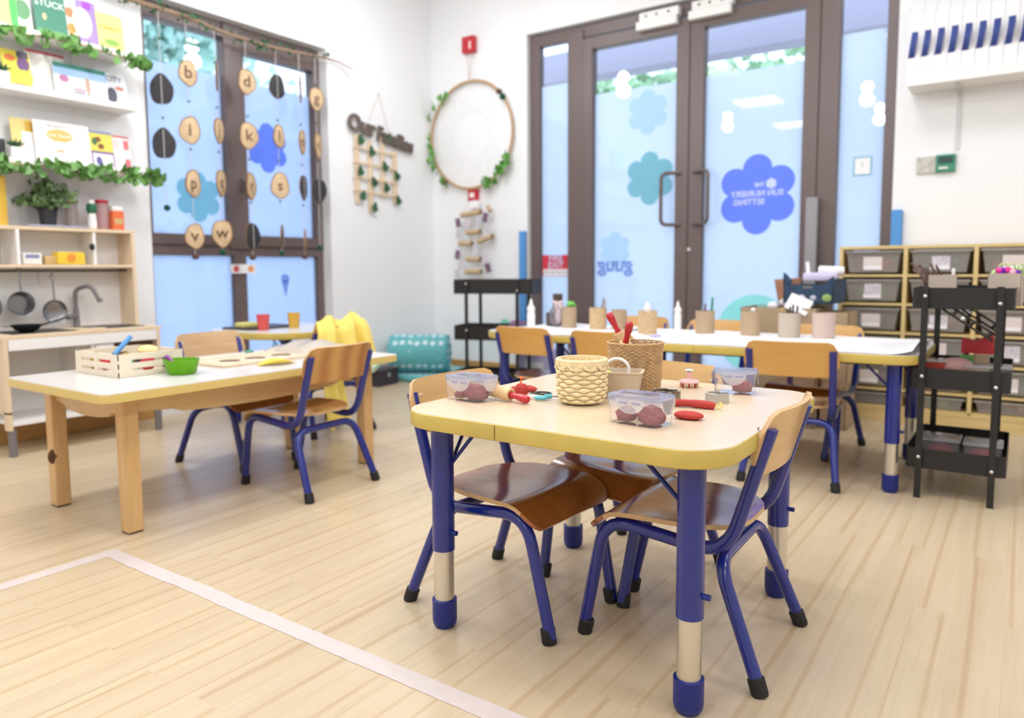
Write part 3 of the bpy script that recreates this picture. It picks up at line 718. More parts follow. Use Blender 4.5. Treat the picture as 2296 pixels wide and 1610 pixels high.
t = thing('biscuit_box', 'yellow and orange play biscuit box on the middle kitchen shelf', 'food box', (-4.02, 1.815, .894), R(4))
B().bx(-.03, .03, -.075, .06, 0, .062, .003).build('box', mat('box_yellow', (242, 204, 60)), t, False)
B().lathe([(0, 0), (.022, 0), (.022, .001), (0, .001)], 18, (.0305, -.01, .032), frame_M((0, 0, 0), (0, 1, 0), (0, 0, 1))).build('round_print', mat('print_orange', (232, 150, 60)), t)
t = thing('jar', 'clear jar of pale cream on the left of the middle kitchen shelf', 'jar', (-4.04, 1.485, .894))
B().lathe([(0, 0), (.024, 0), (.024, .10), (.018, .115), (.018, .13), (0, .13)], 18).build('glass', M_clearw, t)
B().lathe([(0, .002), (.021, .002), (.021, .09), (0, .09)], 18).build('contents', M_peanut, t)
# top of the kitchen
KZ = 1.0785
tag(B().bx(-4.10, -3.985, 1.62, 1.90, KZ, KZ + .010, .003).build('grey_tray', mat('tray_grey', (170, 172, 190), .4)), 'thin grey tray lying on top of the play kitchen', 'tray')
t = thing('potted_plant', 'bushy green artificial plant in a dark pot on the play kitchen', 'plant', (-4.05, 1.735, KZ + .010))
B().lathe([(0, 0), (.034, 0), (.043, .075), (.046, .075), (.046, .085), (.040, .085), (.038, .07), (0, .07)], 20).build('pot', mat('pot_dark', (50, 50, 58), .5), t)
lf = B(); st = B()
for i in range(40):
    a = random.uniform(0, 2 * pi); e = random.uniform(.15, 1.35); ln = random.uniform(.09, .17)
    d = Vector((cos(a) * cos(e), sin(a) * cos(e), sin(e)))
    st.tube([(0, 0, .07), tuple(Vector((0, 0, .08)) + d * ln * .6), tuple(Vector((0, 0, .085)) + d * ln)], .0012, 5)
    for k in range(9): leafbm(lf, Vector((0, 0, .085)) + d * ln * (.35 + .085 * k) + Vector([random.uniform(-.018, .018) for _ in range(3)]), random.uniform(.022, .034), rmat())
st.build('stems', M_leafd, t); lf.build('leaves', mat('bush_green', (96, 122, 76), .6, var=.4, vscale=30), t)
t = thing('cereal_bag', 'yellow and brown play cereal bag at the left end on top of the kitchen', 'food bag', (-4.03, 1.47, KZ + .001), R(6))
b = B().grid(lambda u, v: (.018 * sin(pi * u) * (1 - v ** 4) * 1.6, -.08 + .16 * u, v * .235), 10, 10, th=-.002)
b.grid(lambda u, v: (-.018 * sin(pi * u) * (1 - v ** 4) * 1.6, -.08 + .16 * u, v * .235), 10, 10)
b.build('bag', mat('bag_yellow', (240, 196, 80), .4), t)
B().grid(lambda u, v: (.0012 + .018 * sin(pi * u) * (1 - (v * .45) ** 4) * 1.6, -.078 + .156 * u, .002 + v * .06), 10, 4).build('brown_print', mat('bag_brown', (176, 104, 84), .5), t)
tub('bottle', 'brown lidded jar behind the plant on the play kitchen', 'bottle', 1.865, KZ + .011, -4.09, [('jar', [(0, 0), (.028, 0), (.028, .12), (0, .12)], M_clearw), ('lid', [(0, .12), (.03, .12), (.03, .135), (0, .135)], mat('lid_brown', (190, 110, 80)))])
tub('bottle', 'white bottle with green neck on top of the play kitchen', 'bottle', 1.935, KZ + .001, -4.02, [('bottle', [(0, 0), (.02, 0), (.022, .03), (.018, .08), (.02, .1), (0, .1)], M_white), ('green_neck', [(0, .0805), (.021, .081), (.026, .105), (.022, .13), (0, .13)], mat('bottle_green', (40, 104, 70), .3)), ('cap', [(0, .13), (.016, .13), (.016, .148), (0, .148)], M_white)])
tub('bottle', 'pale pink jar with a red lid on top of the play kitchen', 'bottle', 2.005, KZ + .001, -4.06, [('jar', [(0, 0), (.034, 0), (.036, .13), (.03, .14), (0, .14)], clear('pink_plastic', (244, 214, 214), .6, .2, (238, 206, 206))), ('lid', [(0, .14), (.034, .14), (.034, .156), (0, .156)], M_red)])
t = thing('spice_box', 'orange play food box with white top on the play kitchen', 'food box', (-4.03, 2.065, KZ + .001))
B().bx(-.025, .025, -.03, .03, 0, .10, .002).build('box', mat('box_orange', (226, 112, 64)), t, False)
B().bx(-.022, .022, -.026, .026, .10, .125, .004).build('lid', M_white, t, False)
B().bx(.0252, .026, -.022, .022, .03, .06).build('pale_print', M_peanut, t, False)

# ---------------------------------------------------------------- wall shelves, books, ivy
def shelf(label, z, y1):
    t = thing('wall_shelf', label, 'shelf', group='white wall shelves')
    B().bx(XW, -3.985, .9, y1, z, z + .028, .002).build('board', M_white, t, False)
    for y in (1.2, 1.95):
        q = B(); q.bx(XW, XW + .006, y - .01, y + .01, z - .10, z); q.bx(XW, -4.02, y - .008, y + .008, z - .006, z - .0005); q.build('bracket', M_white, t, False)
shelf('top white wall shelf edged with ivy, holding four picture books', 1.995, 2.185)
shelf('second white wall shelf holding books above the play kitchen', 1.72, 2.19)
shelf('third white wall shelf edged with thick ivy above the play kitchen', 1.372, 2.20)
def book(label, y0, y1, z0, h, col, x=-4.05, deco=(), lean=.16, back=None, th=.008):
    t = thing('picture_book', label, 'book', (x, (y0 + y1) / 2, z0)); w = y1 - y0
    t.rotation_euler = (0, -lean, 0)
    B().bx(-th, 0, -w / 2, w / 2, 0, h, .001).build('cover', mat('cover', col, .45), t, False)
    B().bx(-th + .0015, -.0015, -w / 2 + .002, w / 2 + .0005, .002, h + .0005).build('pages', M_paper, t, False)
    for k, (kind, a, c) in enumerate(deco):
        m = mat('print', c, .5); xx = .0006 + k * .00025
        if kind == 'r': B().bx(.0001, xx, -w / 2 + a[0] * w, -w / 2 + a[1] * w, a[2] * h, a[3] * h).build('printed_patch', m, t, False)
        elif kind == 'c': B().lathe([(0, 0), (1, 0), (1, xx), (0, xx)], 28, (0, -w / 2 + a[0] * w, a[1] * h), frame_M((0, 0, 0), (0, 1, 0), (0, 0, 1)) @ Matrix.Diagonal((a[2] * w, a[3] * h, 1, 1))).build('printed_patch', m, t, False)
        elif kind == 't': text(a[0], a[3], m, t, frame_M((xx + .001, -w / 2 + a[1] * w, a[2] * h), (0, 1, 0), (0, 0, 1)), .0003, bold=a[3] * .012)
    return t
Z1, Z2, Z3 = 2.024, 1.749, 1.401
book('bright green and lime picture book at the left end of the top shelf', 1.50, 1.66, Z1, .26, (90, 214, 100), deco=[('r', (.45, .8, 0, 1), (196, 246, 140))])
book('white picture book with green leaf print beside the lime book, top shelf', 1.63, 1.73, Z1, .25, (232, 240, 228), x=-4.065, deco=[('c', (.6, .45, .35, .2), (110, 160, 116)), ('c', (.75, .8, .2, .12), (214, 120, 100))])
book('teal picture book lettered STUCK on the top shelf', 1.735, 1.885, Z1, .24, (78, 138, 116), x=-4.045, deco=[('t', ('STUCK', .5, .70, .045), (230, 240, 236)), ('c', (.3, .42, .06, .07), (230, 200, 150)), ('r', (.05, .95, .03, .15), (110, 166, 110))])
book('white picture book with orange fruit print on the top shelf', 1.885, 1.95, Z1, .225, (246, 236, 220), x=-4.06, deco=[('c', (.4, .72, .34, .12), (226, 140, 100)), ('c', (.4, .34, .3, .12), (232, 160, 90))])
book('purple and cream picture book on the top shelf', 1.945, 2.04, Z1, .24, (166, 140, 214), x=-4.05, deco=[('c', (.2, .5, .5, .33), (250, 242, 204)), ('r', (.3, .75, .82, 1), (160, 80, 200))])
book('pale yellow vegetable picture book at the right end of the top shelf', 2.035, 2.17, Z1, .235, (250, 232, 140), x=-4.04, deco=[('r', (0, 1, .86, 1), (246, 244, 240)), ('t', ('CARROT', .5, .52, .027), (214, 150, 70)), ('c', (.5, .2, .3, .08), (140, 180, 90))])
book('yellow fruit and vegetable book on the second shelf', 1.575, 1.70, Z2, .18, (236, 220, 80), x=-4.04, deco=[('c', (.3, .78, .2, .09), (232, 130, 70)), ('c', (.75, .65, .22, .2), (120, 84, 130)), ('c', (.75, .3, .3, .2), (206, 220, 80)), ('r', (.55, .95, .82, 1), (90, 84, 96)), ('r', (.35, .8, 0, .1), (206, 100, 70))])
book('plain white book with a red top edge on the second shelf', 1.695, 1.875, Z2, .21, (246, 244, 238), x=-4.065, deco=[('r', (0, 1, .94, 1), (196, 76, 90))])
book('wide green and sky blue landscape picture book on the second shelf', 1.80, 2.06, Z2, .165, (238, 242, 246), x=-4.03, deco=[('r', (0, 1, .86, 1), (60, 130, 116)), ('r', (0, 1, .62, .86), (164, 196, 240)), ('c', (.18, .52, .09, .12), (184, 120, 160)), ('c', (.62, .4, .05, .28), (196, 166, 150)), ('c', (.45, .22, .12, .1), (190, 170, 180)), ('r', (0, 1, .1, .13), (130, 150, 150))])
book('grey picture book lettered CITY at the right end of the second shelf', 2.06, 2.18, Z2, .17, (222, 224, 230), x=-4.055, deco=[('t', ('CITY', .45, .82, .04), (110, 120, 140)), ('c', (.3, .3, .22, .25), (80, 84, 96)), ('c', (.66, .55, .2, .06), (196, 130, 110))])
book('yellow and gold picture book behind a white leaflet on the third shelf', 1.61, 1.74, Z3, .215, (226, 206, 130), x=-4.07, deco=[('r', (.5, 1, .7, .95), (206, 166, 60)), ('r', (.35, .8, 0, .7), (244, 244, 246))])
book('large white book with an orange oval title on the third shelf', 1.70, 1.965, Z3, .215, (250, 242, 238), x=-4.04, deco=[('c', (.45, .68, .24, .15), (246, 180, 100)), ('t', ('our book', .45, .68, .03), (252, 232, 210)), ('r', (.36, .5, .28, .34), (240, 170, 120)), ('t', ('the story of', .4, .9, .018), (150, 140, 140))])
book('yellow sunflower seed book with purple frame on the third shelf', 1.96, 2.085, Z3, .20, (214, 206, 90), x=-4.045, deco=[('r', (0, 1, .95, 1), (110, 130, 180)), ('r', (.05, 1, 0, .46), (120, 80, 150)), ('r', (.12, .95, .02, .40), (240, 234, 240)), ('c', (.4, .78, .12, .07), (130, 70, 40)), ('c', (.5, .6, .12, .07), (130, 70, 40)), ('c', (.35, .2, .12, .12), (90, 90, 150)), ('c', (.25, .72, .1, .1), (70, 110, 70))])
book('red and white patterned picture book at the right end of the third shelf', 2.075, 2.185, Z3, .195, (236, 222, 218), x=-4.06, deco=[('r', (0, 1, .95, 1), (196, 90, 90)), ('r', (.7, .95, .62, .88), (214, 110, 110)), ('r', (.7, .95, .03, .35), (206, 110, 120)), ('r', (.05, .5, .62, .88), (214, 206, 206))])
def pot(label, y, z, lab2, cube=False):
    t = thing('succulent', label, 'plant', (-4.03, y, z))
    B().box((0, 0, .028), (.055, .055, .056), .004).build('pot', M_white, t, False)
    q = B()
    for i in range(14):
        a = 2.4 * i; tl = .25 + i * .05
        q.tube([(0, 0, .05), (cos(a) * .018 * tl * 2, sin(a) * .018 * tl * 2, .075), (cos(a) * .03 * tl * 2, sin(a) * .03 * tl * 2, .10 - .002 * i)], [.006, .005, .0008], 6)
    q.build('leaves', M_leafd, t)
pot('small spiky succulent in a white cube pot at the left of the second shelf', 1.56, Z2, '')
pot('small green succulent in a white cube pot on the third shelf', 1.60, Z3, '')
tag(B().bx(-4.09, -4.03, 1.50, 1.56, Z3, Z3 + .09, .006).build('dark_box', M_dark), 'small dark box at the left end of the third shelf', 'box')
def ivy(label, pts, n, size, spread, m, thick=.004, name='ivy_garland'):
    t = thing(name, label, 'garland'); sp_ = spline(pts, 8)
    B().tube(sp_, thick, 6).build('vine', M_jute, t)
    q = B()
    for i in range(n):
        p = Vector(sp_[int(random.random() * (len(sp_) - 1))]) + Vector((random.uniform(.0, spread * .8), random.uniform(-spread, spread), random.uniform(-spread * 1.2, spread * .6)))
        leafbm(q, p, random.uniform(size * .7, size * 1.2), rmat(.9) @ Matrix.Rotation(R(90), 3, 'Y') @ Matrix.Rotation(R(90), 3, 'Z'))
    q.build('leaves', m, t); return t
ivy('ivy garland draped along the front of the top wall shelf', [(-3.975, 1.0, 2.0), (-3.972, 1.4, 1.995), (-3.972, 1.6, 1.985), (-3.972, 1.85, 2.005), (-3.972, 2.1, 1.985), (-3.985, 2.26, 1.985)], 120, .05, .035, M_leaf)
ivy('thick ivy garland draped along the front of the third wall shelf', [(-3.975, 1.0, 1.40), (-3.972, 1.4, 1.385), (-3.972, 1.6, 1.37), (-3.972, 1.85, 1.385), (-3.972, 2.1, 1.38), (-3.985, 2.29, 1.385)], 160, .052, .04, M_leaf)

# ---------------------------------------------------------------- branch and hanging wooden discs
t = thing('hanging_branch', 'long thin branch with ivy sprigs fixed above the left window', 'branch')
bp = spline([(-4.10, 2.05, 2.36), (-4.10, 2.24, 2.345), (-4.10, 2.56, 2.34), (-4.10, 2.81, 2.315), (-4.10, 3.14, 2.31), (-4.10, 3.50, 2.335), (-4.10, 3.70, 2.345), (-4.10, 3.87, 2.322)], 8)
B().tube(bp, [.016 - .0125 * (i / (len(bp) - 1)) ** 1.5 for i in range(len(bp))], 8).build('stem', M_branch, t)
B().tube(spline([(-4.10, 3.62, 2.342), (-4.09, 3.76, 2.30), (-4.09, 3.83, 2.24)], 6), .002, 5).build('twig', M_branch, t)
q = B()
for i in range(110):
    p = Vector(random.choice(bp[2:-12])) + Vector((random.uniform(-.02, .03), random.uniform(-.04, .04), random.uniform(-.035, .035))); leafbm(q, p, random.uniform(.02, .034), rmat())
q.build('leaves', M_leafd, t)
M_disc = mat('sliced_wood', (208, 180, 142), .6, var=.12, vscale=30); M_bark = mat('disc_bark', (146, 108, 70), .85); M_discb = mat('black_disc_back', (48, 46, 50), .7)
M_ink = mat('burnt_letter', (98, 72, 50), .7); M_string = mat('string_white', (206, 204, 202), .8)
M_cone = mat('pine_cone', (92, 66, 58), .8, bump=.4, bscale=60); M_pom = mat('green_pompom', (30, 84, 66), .95, bump=.6, bscale=300)
ANG = {'f': 0, 'b': 180}
def strand(y, items, end, label, zt=2.33):
    """items: (z, letter, turn in degrees from facing the room, dark side out)"""
    zt = [2.33 + a_ for a_ in [0]][0]; bq = min(bp, key=lambda p: abs(p.y - y)); zt = bq.z
    t = thing('disc_strand', label, 'hanging decoration', (-4.10, y, zt))
    zb = end[1] - zt
    B().tube([(0, 0, 0), (0, 0, zb)], .0022, 6).build('string', M_string, t)
    for z, ch_, turn, dark in items:
        r = random.uniform(.070, .082); Rz = Matrix.Rotation(R(turn), 4, 'Z')
        base = Matrix.Translation((0.0, 0, z - zt)) @ Rz @ frame_M((0, 0, 0), (0, 1, 0), (0, 0, 1))
        o = []
        for k in range(28):
            a = 2 * pi * k / 28; rr = r * (1 + .05 * sin(3 * a + y * 9) + .03 * sin(5 * a + z * 20)); o.append((rr * cos(a) * .78, rr * sin(a) * 1.08))
        d = B().prism(o, -.004, .004, base @ Matrix.Translation((0, 0, .006)), bev=.001).build('wooden_disc', [M_disc, M_bark, M_discb], t)
        nrm = (base.to_3x3() @ Vector((0, 0, 1)))
        for p in d.data.polygons:
            dd = p.normal.dot(nrm)
            p.material_index = (2 if dark else 0) if dd > .7 else ((0 if dark else 2) if dd < -.7 else 1)
        if dark: B().tube([(0, 0, r * 1.03 + z - zt), (nrm.x * .0135, nrm.y * .0135, r + z - zt), (nrm.x * .0135, nrm.y * .0135, -r + z - zt), (0, 0, -r * 1.03 + z - zt)], .0022, 6).build('string', M_string, t)
        else:
            ri = B(); o2 = [(x * .98, yy_ * .98) for x, yy_ in o]
            text(ch_, .10, M_ink, d, base @ Matrix.Translation((0, 0, .0102)), .0004, name='letter', bold=.0015)
            ri.tube([tuple(base @ Vector((x * .97, yy_ * .97, .0100))) for x, yy_ in o], .0026, 6, closed=True); ri.build('bark_rim', M_bark, d)
    for k in range(4): 
        zk = zb * (.15 + .2 * k); B().sph((0, 0, zk), .009, 6, (1, 1, .8)).build('bead', M_leafd, t)
    if end[0] == 'cone': B().sph((0, 0, zb - .012), .022, 10, (1, 1, .8)).build('pine_cone', M_cone, t)
    else: B().sph((0, 0, zb - .012), .019, 10).build('pompom', M_pom, t)
# the view direction to the window is about -60 degrees from its normal
strand(2.397, [(1.89, 'a', -30, 1), (1.586, 'h', -35, 1)], ('pom', 1.235), 'first string of wooden discs from the left, two dark discs and a green pompom')
strand(2.562, [(2.019, 'b', -5, 0), (1.687, 'i', -30, 0), (1.377, 'p', 15, 0), (1.065, 'v', -20, 0)], ('cone', .955), 'second string of wooden discs with the letters b, i, p and v')
strand(2.748, [(2.04, 'c', 52, 1), (1.716, 'j', 28, 0), (1.40, 'q', 30, 0), (1.09, 'w', -25, 0)], ('pom', .985), 'third string of wooden discs ending with j, q and w')
strand(2.964, [(2.048, 'd', -10, 0), (1.713, 'k', -12, 0), (1.396, 'r', 28, 0), (1.078, 'x', 10, 1)], ('cone', .955), 'fourth string of wooden discs with the letters d, k and r')
strand(3.193, [(2.062, 'e', -5, 1), (1.742, 'l', 15, 0), (1.419, 's', -15, 0), (1.086, 'y', 42, 1)], ('pom', .985), 'fifth string of wooden discs with the letters l and s')
strand(3.383, [(2.085, 'f', 50, 1), (1.733, 'm', 32, 0), (1.427, 't', 28, 1), (1.062, 'z', 48, 0)], ('cone', .965), 'sixth string of wooden discs with the letter m')
strand(3.522, [(2.045, 'g', -8, 0), (1.728, 'n', 30, 0), (1.415, 'u', -10, 1)], ('pom', 1.03), 'seventh string of wooden discs, nearest the white wall, starting with g')

# ---------------------------------------------------------------- family sign
t = thing('family_sign', 'lattice of pale wooden slats hung with ivy under dark rustic words Our Families', 'sign', (-4.145, 4.18, 2.21))
def sp3(y, z): return (.0, y - 4.18, z - 2.21)
for y, z0, z1 in ((3.935, 1.36, 1.87), (4.07, 1.30, 1.84), (4.205, 1.42, 1.93), (4.34, 1.385, 1.80)):
    B().bx(-.004, .004, y - 4.18 - .022, y - 4.18 + .022, z0 - 2.21, z1 - 2.21, .001).build('upright_slat', M_birch, t, False)
for z in (1.78, 1.67, 1.56, 1.46): B().box((.008, -.04, z - 2.21 - .01), (.006, .46, .018), .001, Matrix.Rotation(R(-1.5), 4, 'X')).build('cross_slat', M_birch, t, False)
M_rustic = mat('rustic_dark_wood', (104, 92, 86), .8, bump=.3, bscale=70, var=.25, vscale=60)
text('Our', .17, M_rustic, t, frame_M((.016, -.20, -.275), (0, 1, -.10), (0, .10, 1)), .006, 'word', bold=.007, wx=.95)
text('Families', .15, M_rustic, t, frame_M((.016, .16, -.335), (0, 1, -.14), (0, .14, 1)), .006, 'word', bold=.007, wx=.85)
for a, bb in (((0, 0, 0), (.0, -.13, -.26)), ((0, 0, 0), (.0, .10, -.29))): B().tube([a, bb], .0015, 5).build('string', M_jute, t)
B().cyl((-.012, 0, .0), (.004, 0, 0), .004, seg=8).build('nail', M_screw, t)
lv = B()
for y, z in ((3.96, 1.83), (4.07, 1.76), (4.21, 1.66), (4.26, 1.89), (3.95, 1.60), (4.34, 1.60), (4.09, 1.53), (4.22, 1.50), (3.97, 1.42), (4.35, 1.41), (4.09, 1.34)):
    leafbm(lv, sp3(y, z)[0:1] + sp3(y, z)[1:] if False else (.018, y - 4.18, z - 2.21), .075, Matrix.Rotation(R(90), 3, 'Y') @ Matrix.Rotation(R(90 + random.uniform(-30, 30)), 3, 'Z'))
lv.build('ivy_leaves', M_leafd, t)

# ---------------------------------------------------------------- hoop, red alarm boxes, cardboard tube mobile
t = thing('woven_hoop', 'large willow hoop with string web and ivy hanging on the white wall', 'hoop', (-3.725, 4.785, 1.94))
pts = [(.415 * sin(2 * pi * k / 48), 0, .425 * cos(2 * pi * k / 48)) for k in range(48)]
B().tube(pts, .012, 8, closed=True).build('ring', M_jute, t)
wb = B()
for k in range(12):
    a = 2 * pi * k / 12; c = a + 2.2; wb.tube([(.41 * sin(a), .002 * k - .01, .42 * cos(a)), (.41 * sin(c), .002 * k - .01, .42 * cos(c))], .0007, 4)
wb.build('string_web', mat('pale_string', (222, 220, 218), .8), t)
q = B()
for i in range(95):
    a = random.choice([random.uniform(R(205), R(330)), random.uniform(R(115), R(160))]) 
    rr = .42 + random.uniform(-.03, .045); leafbm(q, (rr * sin(a), -.02 - random.uniform(0, .03), rr * 1.02 * cos(a)), random.uniform(.035, .058), rmat(.7) @ Matrix.Rotation(R(90), 3, 'X'))
q.build('ivy_leaves', M_leafb, t)
B().sph((.30, -.02, .30), .026, 10, (1, 1, .8)).build('pine_cone', M_cone, t); B().sph((.335, -.02, .255), .026, 10).build('pompom', M_pom, t)
B().sph((-.27, -.02, -.36), .03, 10, (1.3, .6, .8)).build('dark_cone', M_cone, t)
for dx in (-.03, .03): B().tube([(dx, .0, .66), (0, -.01, .43)], .002, 5).build('hanging_cord', M_jute, t)
t = thing('alarm_sounder', 'small red alarm box on the wall above the willow hoop', 'alarm box', (-3.735, YD, 2.65))
B().bx(-.06, .06, -.055, 0, -.065, .065, .01).build('housing', M_red, t); B().bx(.02, .035, -.06, -.053, -.04, .02, .002).build('strobe_lens', M_white, t, False)
t = thing('alarm_call_point', 'red square break glass call point below the willow hoop', 'alarm call point', (-3.715, YD, 1.462))
B().bx(-.048, .048, -.035, 0, -.05, .05, .004).build('housing', M_red, t); B().bx(-.025, .02, -.038, -.034, -.02, .018, .001).build('glass_plate', M_white, t, False)
t = thing('cardboard_tube_mobile', 'hanging mobile of cardboard tubes with little photo cards on the white wall', 'mobile', (-3.68, 4.77, 1.40))
M_tube = mat('cardboard_tube', (196, 170, 136), .8); M_photo = mat('photo_card', (206, 200, 208), .5, var=.3, vscale=60); M_photod = mat('photo_dark', (120, 92, 116), .5, var=.4, vscale=50)
for x, z, l, tilt in ((-.02, -.09, .20, -6), (0, -.24, .14, 0), (-.08, -.33, .13, 3), (.12, -.30, .15, -16), (0, -.46, .14, 2), (0, -.56, .16, 0), (.16, -.06, .05, 60)):
    c = Vector((x, -.02, z)); d = Vector((cos(R(tilt)), .15, -sin(R(tilt)) * -1 * -1)); d = Vector((cos(R(tilt)), 0, -sin(R(tilt)))).normalized()
    B().tube([c - d * l / 2, c + d * l / 2], .022 if l > .1 else .018, 16, cap=False).build('tube', M_tube, t)
for xx in (-.10, .10): B().tube([(0, 0, .03), (xx, -.02, -.08), (xx * .8, -.02, -.58)], .0015, 5).build('cord', M_string, t)
for i, (x, z) in enumerate(((-.15, -.16), (-.05, -.17), (.06, -.15), (.13, -.13), (-.15, -.25), (.03, -.37), (-.16, -.42), (.12, -.45), (-.12, -.50), (.15, -.53), (-.17, -.58), (.17, -.22))):
    B().box((x, -.03, z), (.05, .002, .075), 0, Matrix.Translation((x, -.03, z)) @ Matrix.Rotation(R(random.uniform(-18, 18)), 4, 'Y') @ Matrix.Translation((-x, .03, -z))).build('photo_card', M_photod if i % 3 == 0 else M_photo, t, False)
B().box((-.0, -.005, -.015), (.10, .003, .055)).build('name_card', M_paper, t, False)

# ---------------------------------------------------------------- right wall: shelf with files, plaque
t = thing('file_shelf', 'white wall shelf high on the right carrying a row of white files', 'shelf')
B().bx(-.57, 1.6, 4.60, YD, 1.832, 1.872, .002).build('board', M_white, t, False)
for x in (-.335, .7):
    q = B(); q.bx(x - .012, x + .012, YD - .006, YD, 1.50, 1.832, .001); q.bx(x - .010, x + .010, 4.66, YD, 1.822, 1.8315, .001); q.build('bracket', mat('bracket_grey', (214, 214, 214), .5) if x < 0 else bpy.data.materials['bracket_grey'], t, False)
M_file = mat('file_white', (240, 240, 244), .5); M_tab = mat('navy_tab', (44, 66, 136), .6)
fi = None
for k in range(16):
    x = -.545 + k * .0625
    if fi is None:
        fi = thing('magazine_file', 'slim white file with a navy fabric pull tab on the high shelf', 'file', (x, 4.63, 1.873), group='white files with navy tabs on the high shelf')
        o = [(0, 0), (.0, .33), (.17, .46), (.17, 0)]
        B().prism(o, -.0306, .0306, frame_M((0, 0, 0), (0, 1, 0), (0, 0, 1)), bev=.001).build('file_body', M_file, fi, False)
        B().prism([(-.0172, .028), (.0172, .028), (.0172, .105), (-.0172, .105)], 0, .001, frame_M((0, -.0005, 0), (1, 0, 0), (0, 0, 1))).build('label_holder', M_paper, fi, False)
        B().grid(lambda u, v: ((u - .5) * .030 - .014 * (1 - v) ** 2, -.003 - .026 * sin(pi * min(1, v * 1.1)) * (1 - v * .3), .115 + .135 * v), 3, 10, th=.003).build('pull_tab', M_tab, fi)
    else:
        c = dup(fi, (x, 4.63, 1.873))
        if k in (0, 4, 7, 9): kids(c)[-1].scale = (1, 1.25, 1); 
t = thing('wall_plaque', 'pair of small square plaques, one green and white, on the right wall', 'plaque', (-.43, YD, 1.43))
B().bx(-.10, -.005, -.012, 0, -.048, .045, .001).build('grey_plaque', mat('plaque_grey', (196, 194, 186), .5, var=.3, vscale=40), t, False)
B().bx(-.005, .09, -.022, 0, -.048, .048, .001).build('green_plaque', mat('plaque_green', (60, 140, 112), .45), t, False)
B().bx(.007, .078, -.0245, -.0215, .0, .036).build('dark_panel', mat('plaque_dark', (34, 66, 66), .4), t, False)
B().bx(.01, .055, -.0245, -.0215, -.03, -.02).build('white_line', M_paper, t, False)

# ---------------------------------------------------------------- tray storage unit
UX0, UY0, UTOP = -.86, 4.475, .965
t = thing('storage_unit', 'cream wood effect storage unit full of clear plastic trays against the back wall', 'storage unit')
cols = [-.86, -.5375, -.215, .1075, .43]; rows = [.965, .808, .651, .494, .337, .18, .085]
B().bx(cols[0], cols[-1] + .02, UY0, YD - .037, UTOP - .012, UTOP + .006, .002).build('top_board', M_unit, t, False)
for i, x in enumerate(cols): B().bx(x, x + .02, UY0, YD - .055, .085, UTOP - .012, .001).build('upright', M_unit, t, False)
for i in range(len(cols) - 1):
    for z in rows[1:]: B().bx(cols[i] + .02, cols[i + 1], UY0 + .002, YD - .055, z - .006, z + .006).build('runner_shelf', M_unit, t, False)
B().bx(cols[0], cols[-1] + .02, UY0 + .004, UY0 + .022, .0, .079).build('plinth', M_unit, t, False)
B().bx(cols[0], cols[-1] + .02, UY0 + .002, YD - .055, .064, .079).build('base_board', M_unit, t, False)
B().bx(cols[0] + .02, cols[-1], YD - .055, YD - .053, .08, .95).build('back_board', mat('unit_back', (206, 188, 150), .7), t, False)
names = ['top', 'second', 'third', 'fourth', 'fifth', 'bottom']; cn = ['left', 'second', 'third', 'right']
cc_ = [(226, 120, 90), (150, 190, 110), (120, 160, 190), (230, 190, 110), (190, 120, 130), (110, 120, 170)]
proto = None
for i in range(4):
    for j in range(6):
        x0 = cols[i] + .024; x1 = cols[i + 1] - .004; zt = rows[j] - .013; h = .118 if j < 5 else .062
        lab = 'clear plastic tray in the %s row, %s column of the storage unit' % (names[j], cn[i])
        xm = (x0 + x1) / 2; zb = zt - h
        t = thing('storage_tray', lab, 'tray', (xm, UY0 + .016, zb - .008), group='clear trays in the storage unit')
        w2 = (x1 - x0) / 2
        q = B(); a = w2 - .028; c = w2 - .012
        # tapering tub: front, back, sides, floor, rim
        q.quad([(-a, .0, 0), (a, 0, 0), (c, 0, h), (-c, 0, h)]); q.quad([(-a, .262, 0), (a, .262, 0), (c, .262, h), (-c, .262, h)])
        q.quad([(-a, 0, 0), (-a, .262, 0), (-c, .262, h), (-c, 0, h)]); q.quad([(a, 0, 0), (a, .262, 0), (c, .262, h), (c, 0, h)]); q.quad([(-a, 0, 0), (a, 0, 0), (a, .262, 0), (-a, .262, 0)])
        q.bx(-c - .008, c + .008, -.010, .002, h - .010, h); 
        tubo = q.build('tub', M_traypl, t, False)
        if j < 5:
            B().bx(-.048 + .01 * ((i + j) % 2), .046, -.0035, -.001, .012, .085 + .01 * (j % 2)).build('label_card', M_photo if (i + j) % 2 else mat('label_pale', (226, 214, 210), .6), t, False)
            B().bx(-.045, .045, -.0045, -.0036, .016, .034).build('label_strip', M_paper, t, False)
        ct = B(); col = cc_[(i * 2 + j) % 6]
        for k in range(14): ct.sph((random.uniform(-a + .04, a - .04), random.uniform(.04, .2), .026 + (random.uniform(0, .035) if j < 5 else 0)), random.uniform(.018, .025), 8)
        if i < 3: ct.build('contents', mat('contents', col, .6, var=.3, vscale=20), t)
